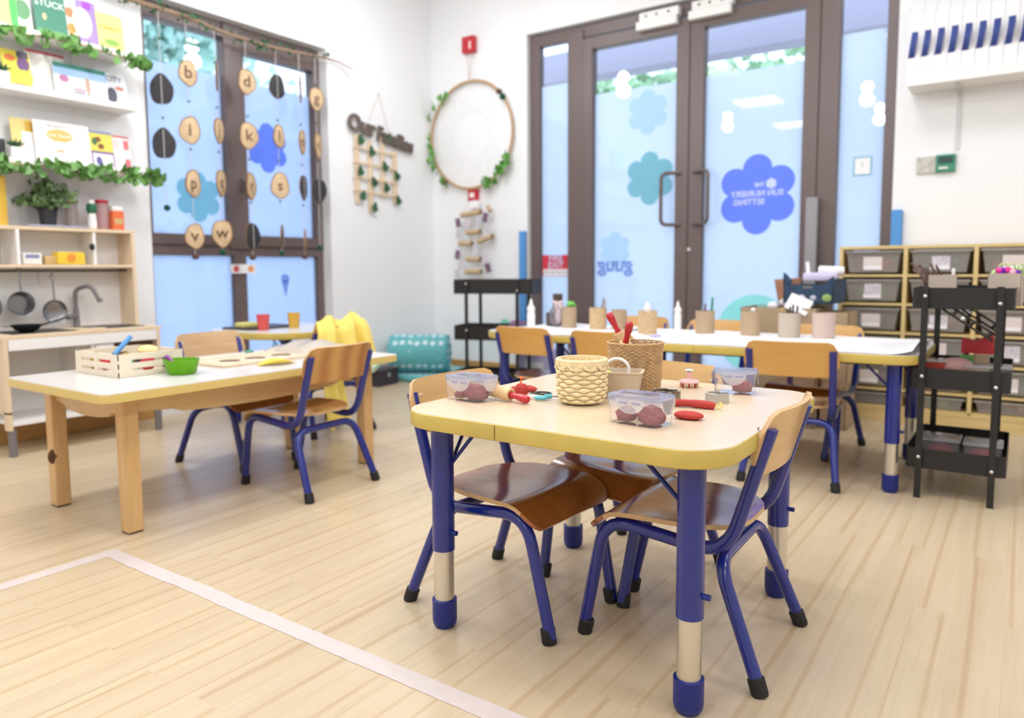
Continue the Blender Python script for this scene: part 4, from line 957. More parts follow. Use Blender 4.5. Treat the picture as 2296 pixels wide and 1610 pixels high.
# ---------------------------------------------------------------- black trolleys
def trolley(label, x, y, rz, Wd, Dp, H, tiers, inset, long_legs, brace=False):
    """Wd along local x, Dp along local y; legs on the local -y and +y faces"""
    t = thing('rolling_trolley', label, 'trolley', (x, y, 0), rz)
    for zt, hh in tiers:
        q = B(); o = rrect(Wd, Dp, .022, 5); i_ = rrect(Wd - .006, Dp - .006, .02, 5); n = len(o)
        L0 = [q.bm.verts.new((a, b_, zt - hh)) for a, b_ in o]; L1 = [q.bm.verts.new((a, b_, zt)) for a, b_ in o]
        L2 = [q.bm.verts.new((a, b_, zt)) for a, b_ in i_]; L3 = [q.bm.verts.new((a, b_, zt - hh + .003)) for a, b_ in i_]
        for A, Bq in ((L0, L1), (L1, L2), (L2, L3)):
            for k in range(n): q.bm.faces.new((A[k], A[(k + 1) % n], Bq[(k + 1) % n], Bq[k]))
        q.bm.faces.new(L0[::-1]); q.bm.faces.new(L3)
        q.build('shelf_tray', M_black, t)
    lx = Wd / 2 - inset
    for sx_ in (-1, 1):
        for sy in (-1, 1):
            yy = sy * (Dp / 2 + .006)
            l = B().box((sx_ * lx, yy, H / 2 + .004), (.022, .012, H + .008), .001).build('leg', M_black, t, False)
            for zt, hh in tiers:
                B().sph((sx_ * lx, yy + sy * .006, zt - .03 if sx_ < 0 else zt - hh + .022), .0062, 10, (1, .5, 1)).build('bolt', M_screw, l)
    if brace:
        for sy in (-1, 1):
            yy = sy * (Dp / 2 - .014); z0, z1 = tiers[0][0] - .04, tiers[1][0] + .115
            p = Vector((-lx + .02, yy, z0)); q_ = Vector((lx - .01, yy, z1)); d = (q_ - p); b_ = B(); nn = Vector((0, 1, 0)); sd = d.cross(nn).normalized() * .011
            for s_ in (-1, 1): b_.tube([p + sd * s_, q_ + sd * s_], .0045, 6)
            for k in range(4): b_.cyl(p + d * (.1 + .27 * k) - sd, p + d * (.1 + .27 * k) + sd, .006, seg=8)
            br_ = b_.build('diagonal_brace', M_black, t); B().sph(p + d * .5 + Vector((0, -.008, 0)), .009, 10).build('bolt', M_screw, br_)
    return t
trolley('black three tier trolley with diagonal braces at the right end of the long table', -.176, 3.30, 0, .315, .50, .775, [(.778, .075), (.485, .075), (.185, .075)], .0435, False, True)
trolley('black trolley half hidden behind the long table near the wall corner', (-2.900, 4.014, 0.749)[0] - .075, 4.11, R(18), .56, .28, .78, [(.79, .098), (.475, .098), (.16, .098)], .10, True)

# contents of the right trolley
def openbox(label, x, y, z, w, d, h, m, rz=0, name='cardboard_box', cat='box', th=.003):
    t = thing(name, label, cat, (x, y, z), rz); q = B()
    q.bx(-w / 2, w / 2, -d / 2, -d / 2 + th, 0, h); q.bx(-w / 2, w / 2, d / 2 - th, d / 2, 0, h); q.bx(-w / 2, -w / 2 + th, -d / 2, d / 2, 0, h); q.bx(w / 2 - th, w / 2, -d / 2, d / 2, 0, h); q.bx(-w / 2, w / 2, -d / 2, d / 2, 0, th)
    q.build('walls', m, t, False); return t
t = openbox('small grey card box of bark sticks on the top of the braced black trolley', -.255, 3.25, .707, .095, .10, .115, M_card2, R(5))
q = B()
for i in range(9):
    a = random.uniform(-.5, .2); q.tube([(random.uniform(-.03, .03), random.uniform(-.03, .03), .02), (-.02 + a * .1, random.uniform(-.03, .03), .11), (-.045 + a * .12, random.uniform(-.04, .02), .155 + random.uniform(-.02, .01))], .005, 6)
q.build('bark_sticks', mat('bark_stick', (122, 100, 92), .9, var=.3, vscale=50), t)
B().box((.035, 0, .125), (.012, .02, .03), .004).build('pale_clip', M_white, t)
t = openbox('grey card box overflowing with pink and purple pompoms on the braced trolley', -.055, 3.33, .707, .105, .10, .12, M_card2, R(-4))
for k, (c, n_) in enumerate((((236, 60, 160), 6), ((120, 30, 180), 4), ((200, 226, 150), 4), ((240, 180, 200), 3))):
    m = mat('pompom_%s' % 'abcd'[k], c, .95, bump=.5, bscale=300); m.name = ('pink_fluff', 'purple_fluff', 'lime_fluff', 'pale_fluff')[k]
    for i in range(n_): B().sph((random.uniform(-.036, .036), random.uniform(-.035, .035), .112 + random.uniform(0, .022)), random.uniform(.011, .015), 8).build('pompom', m, t)
for i in range(3): B().tube(spline([(-.03 + .03 * i, 0, .10), (-.02 + .03 * i, -.01, .15), (.0 + .025 * i, 0, .15), (.01 + .02 * i, .01, .11)], 6), .003, 6).build('pipe_cleaner', bpy.data.materials['lime_fluff'], t)
tag(B().box((-.155, 3.20, .735), (.05, .06, .055), .012).build('white_tub', M_white), 'small white tub between the two card boxes on the braced trolley', 'tub')
tag(B().bx(-.20, -.04, 3.10, 3.18, .707, .780).build('craft_sheets', M_unit, smooth=False), 'pale wooden craft sheets standing at the front of the braced trolley top', 'craft sheets') if False else None
def clearbox(name, label, cat, x, y, z, w, d, h, body=M_box, rz=0):
    t = thing(name, label, cat, (x, y, z), rz); q = B(); o = rrect(w, d, .012, 4); b_ = rrect(w * .93, d * .93, .012, 4); n = len(o)
    a0 = [q.bm.verts.new((p[0], p[1], 0)) for p in b_]; a1 = [q.bm.verts.new((p[0], p[1], h)) for p in o]
    for k in range(n): q.bm.faces.new((a0[k], a0[(k + 1) % n], a1[(k + 1) % n], a1[k]))
    q.bm.faces.new(a0[::-1]); q.build('tub', body, t)
    B().prism(rrect(w + .006, d + .006, .014, 4), h, h + .005, bev=.001).build('lid', M_lid, t); return t
M_redpl = clear('red_clear_plastic', (236, 130, 110), .75, .15, (226, 104, 84)); M_pinkb = clear('pink_bag_plastic', (246, 214, 210), .7, .25, (240, 196, 190))
clearbox('plastic_tub', 'red clear plastic tub on the middle tier of the braced trolley', 'tub', -.27, 3.19, .414, .10, .12, .085, M_redpl)
tag(B().sph((-.19, 3.17, .48), .05, 14, (1.2, 1, .75)).build('plastic_bag', M_pinkb), 'pink crumpled plastic bag on the middle tier of the braced trolley', 'bag')
t = clearbox('plastic_tub', 'long clear tub with yellow shapes on the middle tier of the braced trolley', 'tub', -.09, 3.17, .414, .14, .14, .075)
B().box((0, 0, .02), (.12, .12, .034), .01).build('yellow_shapes', mat('yellow_plastic', (226, 222, 110), .5), t)
t = thing('toy_block_house', 'red and green toy block house on the middle tier of the braced trolley', 'toy', (-.14, 3.40, .414))
B().box((-.03, 0, .045), (.05, .05, .09), .004).build('green_block', mat('block_green', (110, 170, 90), .5), t, False)
B().box((.02, 0, .05), (.05, .05, .10), .004).build('tan_block', M_card, t, False)
B().prism([(-.05, 0), (.06, 0), (.055, .085), (.0, .05), (-.05, .06)], -.02, .02, frame_M((0, 0, .10), (1, 0, 0), (0, 0, 1))).build('red_roof', M_red, t, False)
for k, (x, y, w) in enumerate(((-.235, 3.22, .135), (-.095, 3.20, .12))):
    t = clearbox('dough_tub', ('left' if k == 0 else 'right') + ' clear lidded tub of maroon dough on the lowest tier of the braced trolley', 'tub', x, y, .114, w, .15, .085)
    B().sph((0, 0, .035), .045, 12, (1.1, 1.1, .65)).build('dough', M_doughd, t)

# left trolley things
t = thing('wrapped_parcel', 'purple and grey bundle lying on the middle tier of the corner trolley', 'bundle', ((-2.900, 4.014, 0.749)[0] + .10, 4.10, .425))
B().sph((0, 0, .05), .05, 12, (1.5, 1, .8), Matrix.Rotation(R(12), 3, 'Z')).build('bundle', mat('purple_cloth', (146, 110, 150), .8, var=.2), t)
B().sph((.09, .0, .047), .045, 10, (1.1, 1, .9)).build('grey_end', mat('grey_cloth', (110, 108, 120), .8, var=.2), t)

# ---------------------------------------------------------------- long table: paper, cups, glue
TZ = .53
t = thing('table_paper', 'white paper roll sheet covering the long table, curling at the right end', 'paper')
def pap(u, v):
    x = -1.61 + 1.29 * u; y = 3.01 + .68 * v; z = TZ + .0012
    z += .0025 * max(0, sin(u * 17 + v * 3)) * (.4 + v) + (.045 * ((u - .93) / .07) ** 2 * (1 - abs(v - .35) * 1.5) if u > .93 and abs(v - .35) < .66 else 0) * .8
    return (x, y, z)
B().grid(pap, 60, 16, th=-.0008).build('sheet', M_paper, t)
t = thing('table_paper', 'white paper sheet on the square table at the left end of the row', 'paper')
B().grid(lambda u, v: tuple((Matrix.Translation((-2.02, 3.43, 0)) @ Matrix.Rotation(R(-4), 4, 'Z') @ Vector((-.27 + .57 * u, -.33 + .66 * v, TZ + .0014 + .002 * max(0, sin(u * 9))))).to_tuple()), 20, 10, th=-.0008).build('sheet', M_paper, t)
def cup(label, x, y, r, h, m, name='card_pot', rz=0, tilt=0):
    t = thing(name, label, 'pot', (x, y, TZ + .003), rz)
    B().lathe([(0, 0), (r, 0), (r * 1.03, h), (r * .97, h), (r * .95, .004), (0, .004)], 28).build('pot', m, t)
    return t
M_penc = [mat('pencil_' + n, c, .4) for n, c in (('maroon', (130, 50, 90)), ('green', (60, 150, 120)), ('grey', (130, 130, 134)), ('wood', (206, 170, 120)), ('dark', (60, 50, 46)))]
def pens(t, ps):
    for x, y, l, lean, k in ps: B().tube([(x, y, .006), (x + lean, y, l)], .0045, 7).build('pencil', M_penc[k], t)
c = cup('grey card pot with green leaves on the left part of the paper table', -2.05, 3.50, .040, .115, M_card)
q = B(); [q.sph((random.uniform(-.022, .022), random.uniform(-.02, .02), .118 + random.uniform(0, .014)), .014, 8) for _ in range(6)]; q.build('green_balls', mat('lime_green', (120, 200, 90), .5), c)
c = cup('cork covered pot holding scissors and brushes, left part of the paper table', -1.86, 3.48, .045, .115, M_cork)
pens(c, [(0, 0, .17, .035, 2), (.01, .01, .155, .03, 3)])
cup('plain grey card pot right of the cork pot with scissors', -1.755, 3.52, .040, .105, M_card)
c = cup('wide cork covered pot with a white glue nozzle, left end of the long table', -1.52, 3.36, .046, .115, M_cork)
B().lathe([(0, .10), (.02, .105), (.018, .13), (.006, .155), (0, .157)], 14).build('glue_nozzle', M_white, c)
c = cup('card pot with maroon and green pencils on the long table', -1.285, 3.52, .045, .112, M_card)
pens(c, [(0, 0, .145, 0, 0), (.02, .01, .18, .012, 1), (.028, 0, .17, .01, 1), (-.02, 0, .13, 0, 2)])
c = cup('card pot with a white cap on its rim, middle of the long table', -1.065, 3.53, .044, .115, M_card)
B().sph((.012, .0, .12), .012, 10).build('white_cap', M_white, c)
c = cup('pale grey pot full of brown crayons on the long table', -.885, 3.53, .048, .112, M_card2)
pens(c, [(-.02, 0, .135, -.01, 3), (0, .01, .14, 0, 4), (.015, 0, .15, 0, 4), (.028, .01, .145, .004, 4), (.0, -.02, .13, -.005, 4), (-.03, .01, .135, -.01, 3)])
cup('empty pinkish card pot at the right of the long table', -.735, 3.53, .048, .115, M_card3)
def glue(label, x, y, h=.14, r=.0185, m=M_white):
    t = thing('glue_bottle', label, 'glue bottle', (x, y, TZ + .003))
    B().lathe([(0, 0), (r, 0), (r * 1.02, h * .52), (r * .85, h * .58), (r * 1.05, h * .66), (r, h * .72), (r * .55, h * .8), (0, h * .8)], 20).build('bottle', m, t)
    B().lathe([(0, h * .8), (r * .5, h * .8), (r * .35, h * .93), (r * .12, h), (0, h)], 14).build('nozzle', m, t)
glue('white glue bottle standing at the left end of the square paper table', -2.15, 3.27, .165, .021)
glue('white glue bottle standing between the pots in front of the door mullion', -1.50, 3.70, .15)
t = thing('bag_of_ribbons', 'clear plastic bag of white and pink ribbons on the square paper table', 'bag', (-2.13, 3.50, TZ + .003))
B().sph((0, 0, .06), .045, 14, (1.1, .9, 1.3)).build('bag', clear('bag_film', (248, 246, 250), .25, .1, (240, 234, 240), .3), t)
q = B(); [q.tube(spline([(random.uniform(-.03, .03), random.uniform(-.02, .02), .02), (random.uniform(-.03, .03), 0, .07), (random.uniform(-.03, .04), 0, .12), (random.uniform(-.05, .05), 0, .145)], 5), .006, 6) for _ in range(6)]; q.build('ribbons', mat('ribbon_pink', (226, 206, 206), .6), t)
t = thing('craft_scissors', 'purple handled scissors lying on the white paper of the long table', 'scissors', (-1.43, 3.22, TZ + .006), R(-25))
B().tube([(-.07, .005, 0), (0, 0, 0)], .003, 6).build('blade', M_steel, t); q = B()
for s in (-1, 1): q.tube([(.02 + .018 * cos(a), s * .014 + .011 * sin(a), .001) for a in [2 * pi * k / 12 for k in range(12)]], .003, 6, closed=True)
q.build('handles', mat('lilac_plastic', (176, 150, 214), .4), t)

# ---------------------------------------------------------------- behind the long table
openbox('large brown cardboard box standing behind the long table', -1.08, 4.20, 0, .40, .28, .64, M_card)
t = openbox('brown cardboard box right of the large one, behind the long table', -.80, 4.23, 0, .13, .24, .62, M_card)
for k, (x, y, z, c) in enumerate(((-1.19, 4.16, .63, (120, 170, 160)), (-1.13, 4.15, .645, (244, 244, 248)), (-1.0, 4.15, .632, (214, 206, 224)), (-1.08, 4.2, .66, (232, 226, 232)))):
    tag(B().sph((x, y, z), .028, 8, (1.2, 1, .9)).build('wrapped_scrap', mat('scrap', c, .6)), ['teal', 'white', 'lilac', 'pale pink'][k] + ' wrapped scrap at the top of the large cardboard box', 'scrap')
t = thing('folding_crate', 'dark blue green folding crate stacked with papers beside the storage unit', 'crate', (-.93, 4.22, .665), R(-6))
M_crate = mat('crate_blue_green', (38, 66, 96), .5, var=.25, vscale=25); q = B()
q.bx(-.13, .13, -.11, -.102, 0, .10); q.bx(-.13, .13, .102, .11, 0, .10); q.bx(-.13, -.122, -.11, .11, 0, .13); q.bx(.122, .13, -.11, .11, 0, .13); q.bx(-.13, .13, -.11, .11, 0, .006)
q.prism([(-.132, .10), (-.132, .165), (-.11, .15), (-.08, .11)], -.004, .004, frame_M((0, -.106, 0), (1, 0, 0), (0, 0, 1))); q.prism([(.132, .10), (.132, .145), (.11, .13), (.09, .11)], -.004, .004, frame_M((0, -.106, 0), (1, 0, 0), (0, 0, 1)))
q.build('crate_body', M_crate, t, False)
for x, r, c in ((-.03, .016, (200, 202, 220)), (.03, .013, (200, 202, 220)), (.10, .02, (150, 176, 100))): B().sph((x, -.112, .03), r, 10, (1.3, .15, 1)).build('printed_spot', mat('spot', c, .5), t)
B().box((-.0, -.112, .085), (.05, .002, .012)).build('label', M_grey, t, False)
tag(B().box((-.90, 4.22, .805), (.17, .17, .045), .012, Matrix.Translation((-.90, 4.22, 0)) @ Matrix.Rotation(R(8), 4, 'Z') @ Matrix.Translation((.90, -4.22, 0))).build('paper_stack', mat('lilac_paper', (214, 206, 236), .6)), 'lilac paper stack lying in the blue crate', 'paper')
tag(B().tube([(-.90, 4.17, .84), (-.79, 4.22, .835)], .024, 14).build('paper_roll', M_paper), 'white paper roll lying on top of the blue crate', 'paper roll')
tag(B().tube([(-.96, 4.20, .82), (-.97, 4.21, .885)], .010, 10).build('paper_tube', M_paper), 'thin white paper tube poking up from the blue crate', 'paper tube')
t = thing('paper_bag', 'glossy brown paper bag leaning out of the large cardboard box', 'bag', (-1.14, 4.22, .58), R(10))
B().prism([(-.02, 0), (.06, 0), (.09, .2), (-.055, .19)], -.02, .02, frame_M((.05, 0, .02), (1, 0, 0), (0, 0, 1)), bev=.006).build('bag', mat('bag_brown_gloss', (176, 124, 92), .35, var=.3, vscale=8), t)
tag(B().box((-.975, 4.07, .66), (.12, .004, .09), 0, Matrix.Translation((-.975, 4.07, .66)) @ Euler((R(-25), R(22), 0)).to_matrix().to_4x4() @ Matrix.Translation((.975, -4.07, -.66))).build('white_card', M_paper, smooth=False), 'tilted white card leaning on the front of the blue crate', 'card')
# under the left of the long tables
t = thing('storage_tub', 'pale lilac plastic storage tub under the paper tables', 'tub', (-2.85, 4.52, 0))
B().lathe([(0, 0), (.17, 0), (.20, .26), (.21, .265), (.19, .265), (.16, .01), (0, .01)], 4, (0, 0, .0), Matrix.Rotation(R(45), 4, 'Z')).build('tub', mat('lilac_plastic_tub', (206, 200, 236), .45), t, False)
B().box((0, -.15, .16), (.16, .004, .07), .002).build('label', M_paper, t, False)
for k, (x, y) in enumerate(((-3.22, 4.55), (-3.08, 4.45))):
    t = thing('small_shoe', ('left' if k == 0 else 'right') + ' dark child shoe on the floor by the back wall skirting', 'shoe', (x, y, 0), R(30 * k))
    B().sph((0, 0, .03), .05, 14, (1.5, .75, .6)).build('upper', M_dark, t); B().box((0, 0, .008), (.15, .065, .014), .006).build('sole', mat('sole_grey', (180, 180, 184)) if k == 0 else bpy.data.materials['sole_grey'], t)

# ---------------------------------------------------------------- corner cushions and box
M_fab = None
m, nt, b, N, L = newmat('teal_snowflake_fabric')
tc = N.new('ShaderNodeTexCoord'); vo = N.new('ShaderNodeTexVoronoi'); vo.inputs['Scale'].default_value = 17; vo.inputs['Randomness'].default_value = .15; L.new(tc.outputs['Object'], vo.inputs['Vector'])
no = N.new('ShaderNodeTexNoise'); no.inputs['Scale'].default_value = 32; L.new(tc.outputs['Object'], no.inputs['Vector'])
mt = N.new('ShaderNodeMath'); mt.operation = 'ADD'; L.new(vo.outputs['Distance'], mt.inputs[0])
m2 = N.new('ShaderNodeMath'); m2.operation = 'MULTIPLY'; L.new(no.outputs['Fac'], m2.inputs[0]); m2.inputs[1].default_value = .5; L.new(m2.outputs[0], mt.inputs[1])
r_ = N.new('ShaderNodeValToRGB'); e = r_.color_ramp.elements; e[0].position = .53; e[1].position = .62; e[0].color = lin((220, 236, 240)) + (1,); e[1].color = lin((104, 180, 186)) + (1,)
L.new(mt.outputs[0], r_.inputs['Fac']); L.new(r_.outputs['Color'], b.inputs['Base Color']); b.inputs['Roughness'].default_value = .9
M_fab = m
t = thing('bolster_cushion', 'rolled teal cushion with white snowflake print in the room corner', 'cushion', (-3.88, 4.30, .055), R(33))
Rm = Matrix.Translation((0, 0, .13)) @ Matrix.Rotation(R(90), 4, 'Y')
B().lathe([(0, -.25), (.09, -.245), (.14, -.225), (.152, -.17), (.147, 0), (.152, .17), (.14, .225), (.09, .245), (0, .25)], 28, (0, 0, .15), Matrix.Rotation(R(90), 4, 'Y')).build('roll', M_fab, t)
B().tube([(.228, .138 * cos(a), .15 + .138 * sin(a)) for a in [2 * pi * k / 20 for k in range(20)]], .006, 6, closed=True).build('piping', mat('teal_piping', (70, 160, 164), .8), t)
t = thing('floor_mat', 'flat teal floor cushion with white snowflake print under the bolster', 'cushion', (-3.68, 4.44, 0), R(0))
B().box((0, 0, .027), (.80, .66, .054), .022, seg=3).build('mat', M_fab, t)
t = thing('storage_box', 'dark brown lidded storage box on the floor near the corner', 'box', (-3.93, 3.92, 0), R(8))
B().box((0, 0, .055), (.15, .24, .11), .004).build('box', mat('box_dark', (62, 52, 62), .6), t, False)
B().box((0, 0, .118), (.16, .25, .016), .003).build('lid', mat('lid_dark', (74, 64, 74), .6), t, False)
B().box((.078, .0, .08), (.004, .03, .03), .002).build('clasp', M_steel, t, False)
tag(B().box((-3.90, 3.80, .16), (.10, .16, .05), .01, Matrix.Translation((-3.9, 3.8, .16)) @ Euler((.2, .15, .4)).to_matrix().to_4x4() @ Matrix.Translation((3.9, -3.8, -.16))).build('green_cloth', mat('mint_paper', (206, 236, 206), .8)), 'pale green folded paper lying on the dark storage box', 'paper')
tag(B().lathe([(0, 0), (.04, 0), (.04, .003), (0, .003)], 20, (-3.30, YD - .001, .30), frame_M((0, 0, 0), (1, 0, 0), (0, 0, 1)) @ Matrix.Diagonal((1, 1.4, 1, 1))).build('wall_sticker', mat('mint_sticker', (140, 214, 190), .6)), 'mint green sticker low on the wall behind the corner trolley', 'sticker') if False else None
tag(B().prism([(.07 * cos(k * pi / 12) , .10 * sin(k * pi / 12)) for k in range(24)], .0, .002, frame_M((-3.42, YD - .0005, .36), (1, 0, 0), (0, 0, 1))).build('wall_sticker', mat('mint_sticker', (140, 214, 190), .6), smooth=False), 'mint green sticker low on the wall behind the corner trolley', 'sticker')

# ---------------------------------------------------------------- small table by the window
t = thing('serving_tray', 'thin dark tray on the small table by the window', 'tray', (-3.60, 2.64, .531), R(4))
B().prism(rrect(.26, .36, .03, 5), 0, .008, bev=.002).build('tray', mat('tray_black', (48, 42, 42), .4), t)
tag(B().box((-3.59, 2.54, .553), (.08, .11, .026), .006).build('sponge', mat('sponge_yellow', (214, 210, 130), .9)), 'yellow green sponge lying on the dark tray', 'sponge')
def beaker(label, x, y, z, c):
    t = thing('plastic_cup', label, 'cup', (x, y, z))
    B().lathe([(0, 0), (.028, 0), (.036, .082), (.038, .085), (.035, .085), (.026, .003), (0, .003)], 24).build('cup', clear(c[1], c[0], .85, .2, c[0]), t)
beaker('pink red plastic cup on the small table by the window', -3.43, 2.53, .531, ((250, 132, 130), 'pink_plastic_cup'))
beaker('yellow plastic cup on the small table by the window', -3.42, 2.73, .531, ((250, 220, 110), 'yellow_plastic_cup'))
# yellow cloth over the chair
t = thing('yellow_cloth', 'yellow smock draped over the back of the chair beside the window table', 'cloth', (-3.09, 2.65, 0), 0)
M_cloth = mat('yellow_fabric', (250, 226, 120), .85, var=.05, vscale=10)
dv_ = Matrix.Rotation(face(-.97, .2), 4, 'Z')
def cl(u, v):
    s = v * 2 - 1; arc = abs(s); hem = (.19 + .05 * sin(u * 5 + 1) + .03 * sin(u * 11)) if s > 0 else .20 + .04 * sin(u * 6)
    x = -.155 + .28 * u + (u - .5) * .07 * arc
    zz = .592 + .045 * math.exp(-((u - .72) / .16) ** 2) * (1 - arc) + .03 * math.exp(-((u - .25) / .12) ** 2) * (1 - arc) - arc * hem
    yy = -.228 - (1 if s < 0 else -1) * (.028 * min(1, arc * 4) + .02 * arc) + (.022 * sin(u * 19) + .012 * sin(u * 33 + 2)) * (.3 + arc)
    return tuple((dv_ @ Vector((x, yy, zz))).to_tuple())
B().grid(cl, 60, 30, th=-.003).build('smock', M_cloth, t)
t = thing('yellow_cloth', 'yellow fabric hanging low under the chair beside the window table', 'cloth', (-2.92, 2.56, 0), R(20))
B().grid(lambda u, v: (.016 * sin(u * 14) * (.4 + v) + .02 * v, -.09 + .18 * u * (1 + .2 * v), .33 - (.27 + .03 * sin(u * 7)) * v), 30, 16, th=-.004).build('fabric', M_cloth, t)
t = thing('brown_mug', 'dark brown mug with white handle left of the white glue bottle', 'mug', (-2.19, 3.55, TZ + .003), R(160))
M_mug = mat('mug_brown', (84, 66, 62), .35)
B().lathe([(0, 0), (.034, 0), (.037, .075), (.034, .076), (.031, .006), (0, .006)], 22).build('cup', M_mug, t); B().tube([(.034 + .022 * sin(a), 0, .038 - .022 * cos(a)) for a in [pi * k / 10 for k in range(11)]], .004, 8).build('handle', M_white, t)
t = thing('brown_mug', 'dark brown mug with pale rim right of the white glue bottle', 'mug', (-2.12, 3.62, TZ + .003), R(150))
B().lathe([(0, 0), (.034, 0), (.037, .078), (.034, .079), (.031, .006), (0, .006)], 22).build('cup', M_mug, t); B().tube([(.034 + .022 * sin(a), 0, .038 - .022 * cos(a)) for a in [pi * k / 10 for k in range(11)]], .004, 8).build('handle', M_white, t)
t = thing('brown_carton', 'tall dark brown carton standing behind the brown mugs', 'carton', (-2.22, 3.66, TZ + .003), R(25))
B().box((0, 0, .09), (.055, .04, .18), .004).build('carton', M_mug, t, False); B().sph((.0, -.021, .11), .012, 10, (1, .2, 1)).build('white_print', M_paper, t)

# ---------------------------------------------------------------- on the wooden table
WZ = .482
t = thing('wooden_crate', 'pale slatted wooden crate of mixed craft things on the wooden table', 'crate', (-2.73, 1.42, WZ + .0005), R(0))
cw, cd, chh = .30, .235, .082
def side(L_, along):
    q = B(); a = L_ / 2
    for z0, z1 in ((0, .018), (.029, .049), (.060, .082)):
        if along == 'y': q.bx(-.004, .004, -a, a, z0, z1, .001)
        else: q.bx(-a, a, -.004, .004, z0, z1, .001)
    for s in ((-a + .022), 0 if along == 'x' else None, (a - .022)):
        if s is None: continue
        if along == 'y': q.bx(-.0045, .0045, s - .022, s + .022, 0, .082)
        else: q.bx(s - .022 if s else -.012, s + .022 if s else .012, -.0045, .0045, 0, .082)
    return q
M_crw = mat('crate_pale_wood', (236, 224, 202), .6, bump=.05)
for s in (-1, 1):
    o = side(cd, 'y').build('side_wall', M_crw, t, False, loc=(s * cw / 2, 0, 0)); o = side(cw, 'x').build('end_wall', M_crw, t, False, loc=(0, s * cd / 2, 0))
B().bx(-cw / 2, cw / 2, -cd / 2, cd / 2, 0, .004).build('base', M_crw, t, False)
for k, (x, y, sx_, sy_, c) in enumerate(((-.08, -.05, .05, .04, (200, 30, 40)), (.06, -.07, .05, .03, (176, 60, 90)), (.09, .02, .03, .05, (190, 40, 50)), (-.03, .05, .06, .04, (60, 52, 50)), (.11, .085, .02, .04, (40, 36, 36)), (-.10, .04, .03, .05, (200, 170, 90)), (.02, -.02, .04, .04, (120, 180, 120)), (-.1, -.08, .04, .02, (180, 150, 60)))):
    B().sph((x, y, .034), .6, 10, (sx_, sy_, .045)).build('craft_piece', mat('craft_piece', c, .5), t)
B().cyl((-.07, -.02, .06), (-.10, .06, .12), .009, seg=10).build('blue_marker', mat('marker_blue', (80, 150, 214), .4), t)
B().sph((.02, .06, .075), .035, 10, (1.2, 1, .6)).build('yellow_tub', mat('custard', (240, 214, 150), .5), t)
t = thing('green_bowl', 'translucent lime green plastic bowl on the wooden table', 'bowl', ((-2.499, 1.478, 0.482)[0], (-2.499, 1.478, 0.482)[1] + .01, WZ + .0005))
M_lime = clear('lime_plastic', (170, 226, 40), .85, .15, (140, 206, 30))
B().lathe([(0, 0), (.043, 0), (.050, .006), (.062, .054), (.059, .054), (.047, .009), (0, .005)], 28).build('bowl', M_lime, t)
t2 = thing('purple_spoon', 'purple plastic spoon resting in the green bowl', 'spoon', ((-2.499, 1.478, 0.482)[0], (-2.499, 1.478, 0.482)[1] + .01, WZ + .0005))
B().tube([(.02, .0, .012), (-.02, -.022, .045), (-.038, -.036, .066)], [.004, .005, .008], 8).build('spoon', mat('purple_plastic', (160, 70, 170), .4), t2)
t = thing('green_funnel', 'dark green plastic piece standing behind the wooden crate', 'toy', (-2.90, 1.35, WZ + .0005))
B().lathe([(0, 0), (.008, 0), (.022, .055), (.020, .055), (0, .01)], 16).build('funnel', mat('bottle_green2', (70, 140, 110), .4), t)
t = thing('puzzle_board', 'pale wooden sorting board with dark recesses lying on the wooden table', 'board', (-2.62, 1.86, WZ + .0005), 0)
B().bx(-.115, .115, -.20, .24, 0, .011, .002).build('board', M_birch, t, False)
for k, y in enumerate((-.10, .02, .15)):
    B().lathe([(0, .011), (.04, .011), (.042, .0125), (.036, .0118), (0, .0118)], 20, (.01, y, .0), None, 1, 1).build('recess', mat('recess_brown', (130, 104, 84), .7) if k == 0 else bpy.data.materials['recess_brown'], t)
    B().lathe([(0, .011), (.026, .011), (.026, .013), (0, .013)], 18, (.07, y - .05, 0)).build('pale_counter', M_crw, t)
B().bx(-.135, -.118, -.20, .24, 0, .016, .002).build('white_strip', M_crw, t, False)
t = thing('banana_toy', 'yellow plastic half shell lying on the wooden table edge', 'toy', (-2.42, 1.84, WZ + .0005), R(72))
B().grid(lambda u, v: (-.075 + .15 * u, (v - .5) * .06 * sin(pi * (.06 + .88 * u)) * 1.1, .003 + .020 * abs(v * 2 - 1) ** 2 * sin(pi * u) + .006 * (u - .5) ** 2), 20, 10, th=.002).build('shell', mat('banana_yellow', (246, 216, 84), .4), t)
t = thing('folded_fabric_bag', 'crumpled clear plastic bag with a beige cloth on the wooden table', 'bag', (-2.66, 2.20, WZ + .0005), R(0))
B().grid(lambda u, v: (-.15 + .30 * u, -.13 + .28 * v, .008 + .045 * (max(0, sin(pi * u) * sin(pi * v))) ** .4 + .006 * sin(u * 17 + v * 6) * sin(pi * v)), 26, 22, th=-.002).build('bag', clear('beige_bag', (252, 248, 244), .85, .25, (248, 240, 230), .15), t)
t = thing('small_blue_bottle', 'small pale blue bottle by the board at the far side of the wooden table', 'bottle', (-2.82, 2.14, WZ + .0005))
B().lathe([(0, 0), (.014, 0), (.014, .03), (.008, .035), (.008, .045), (0, .045)], 14).build('bottle', clear('pale_blue_plastic', (150, 200, 220), .7, .2, (140, 190, 214)), t)
t = thing('green_scrap', 'small green toy leaf at the far side of the wooden table', 'toy', (-2.86, 2.03, WZ + .0005))
B().sph((0, 0, .008), .5, 10, (.03, .05, .016)).build('leaf', mat('leaf_green', (60, 150, 120), .5), t)

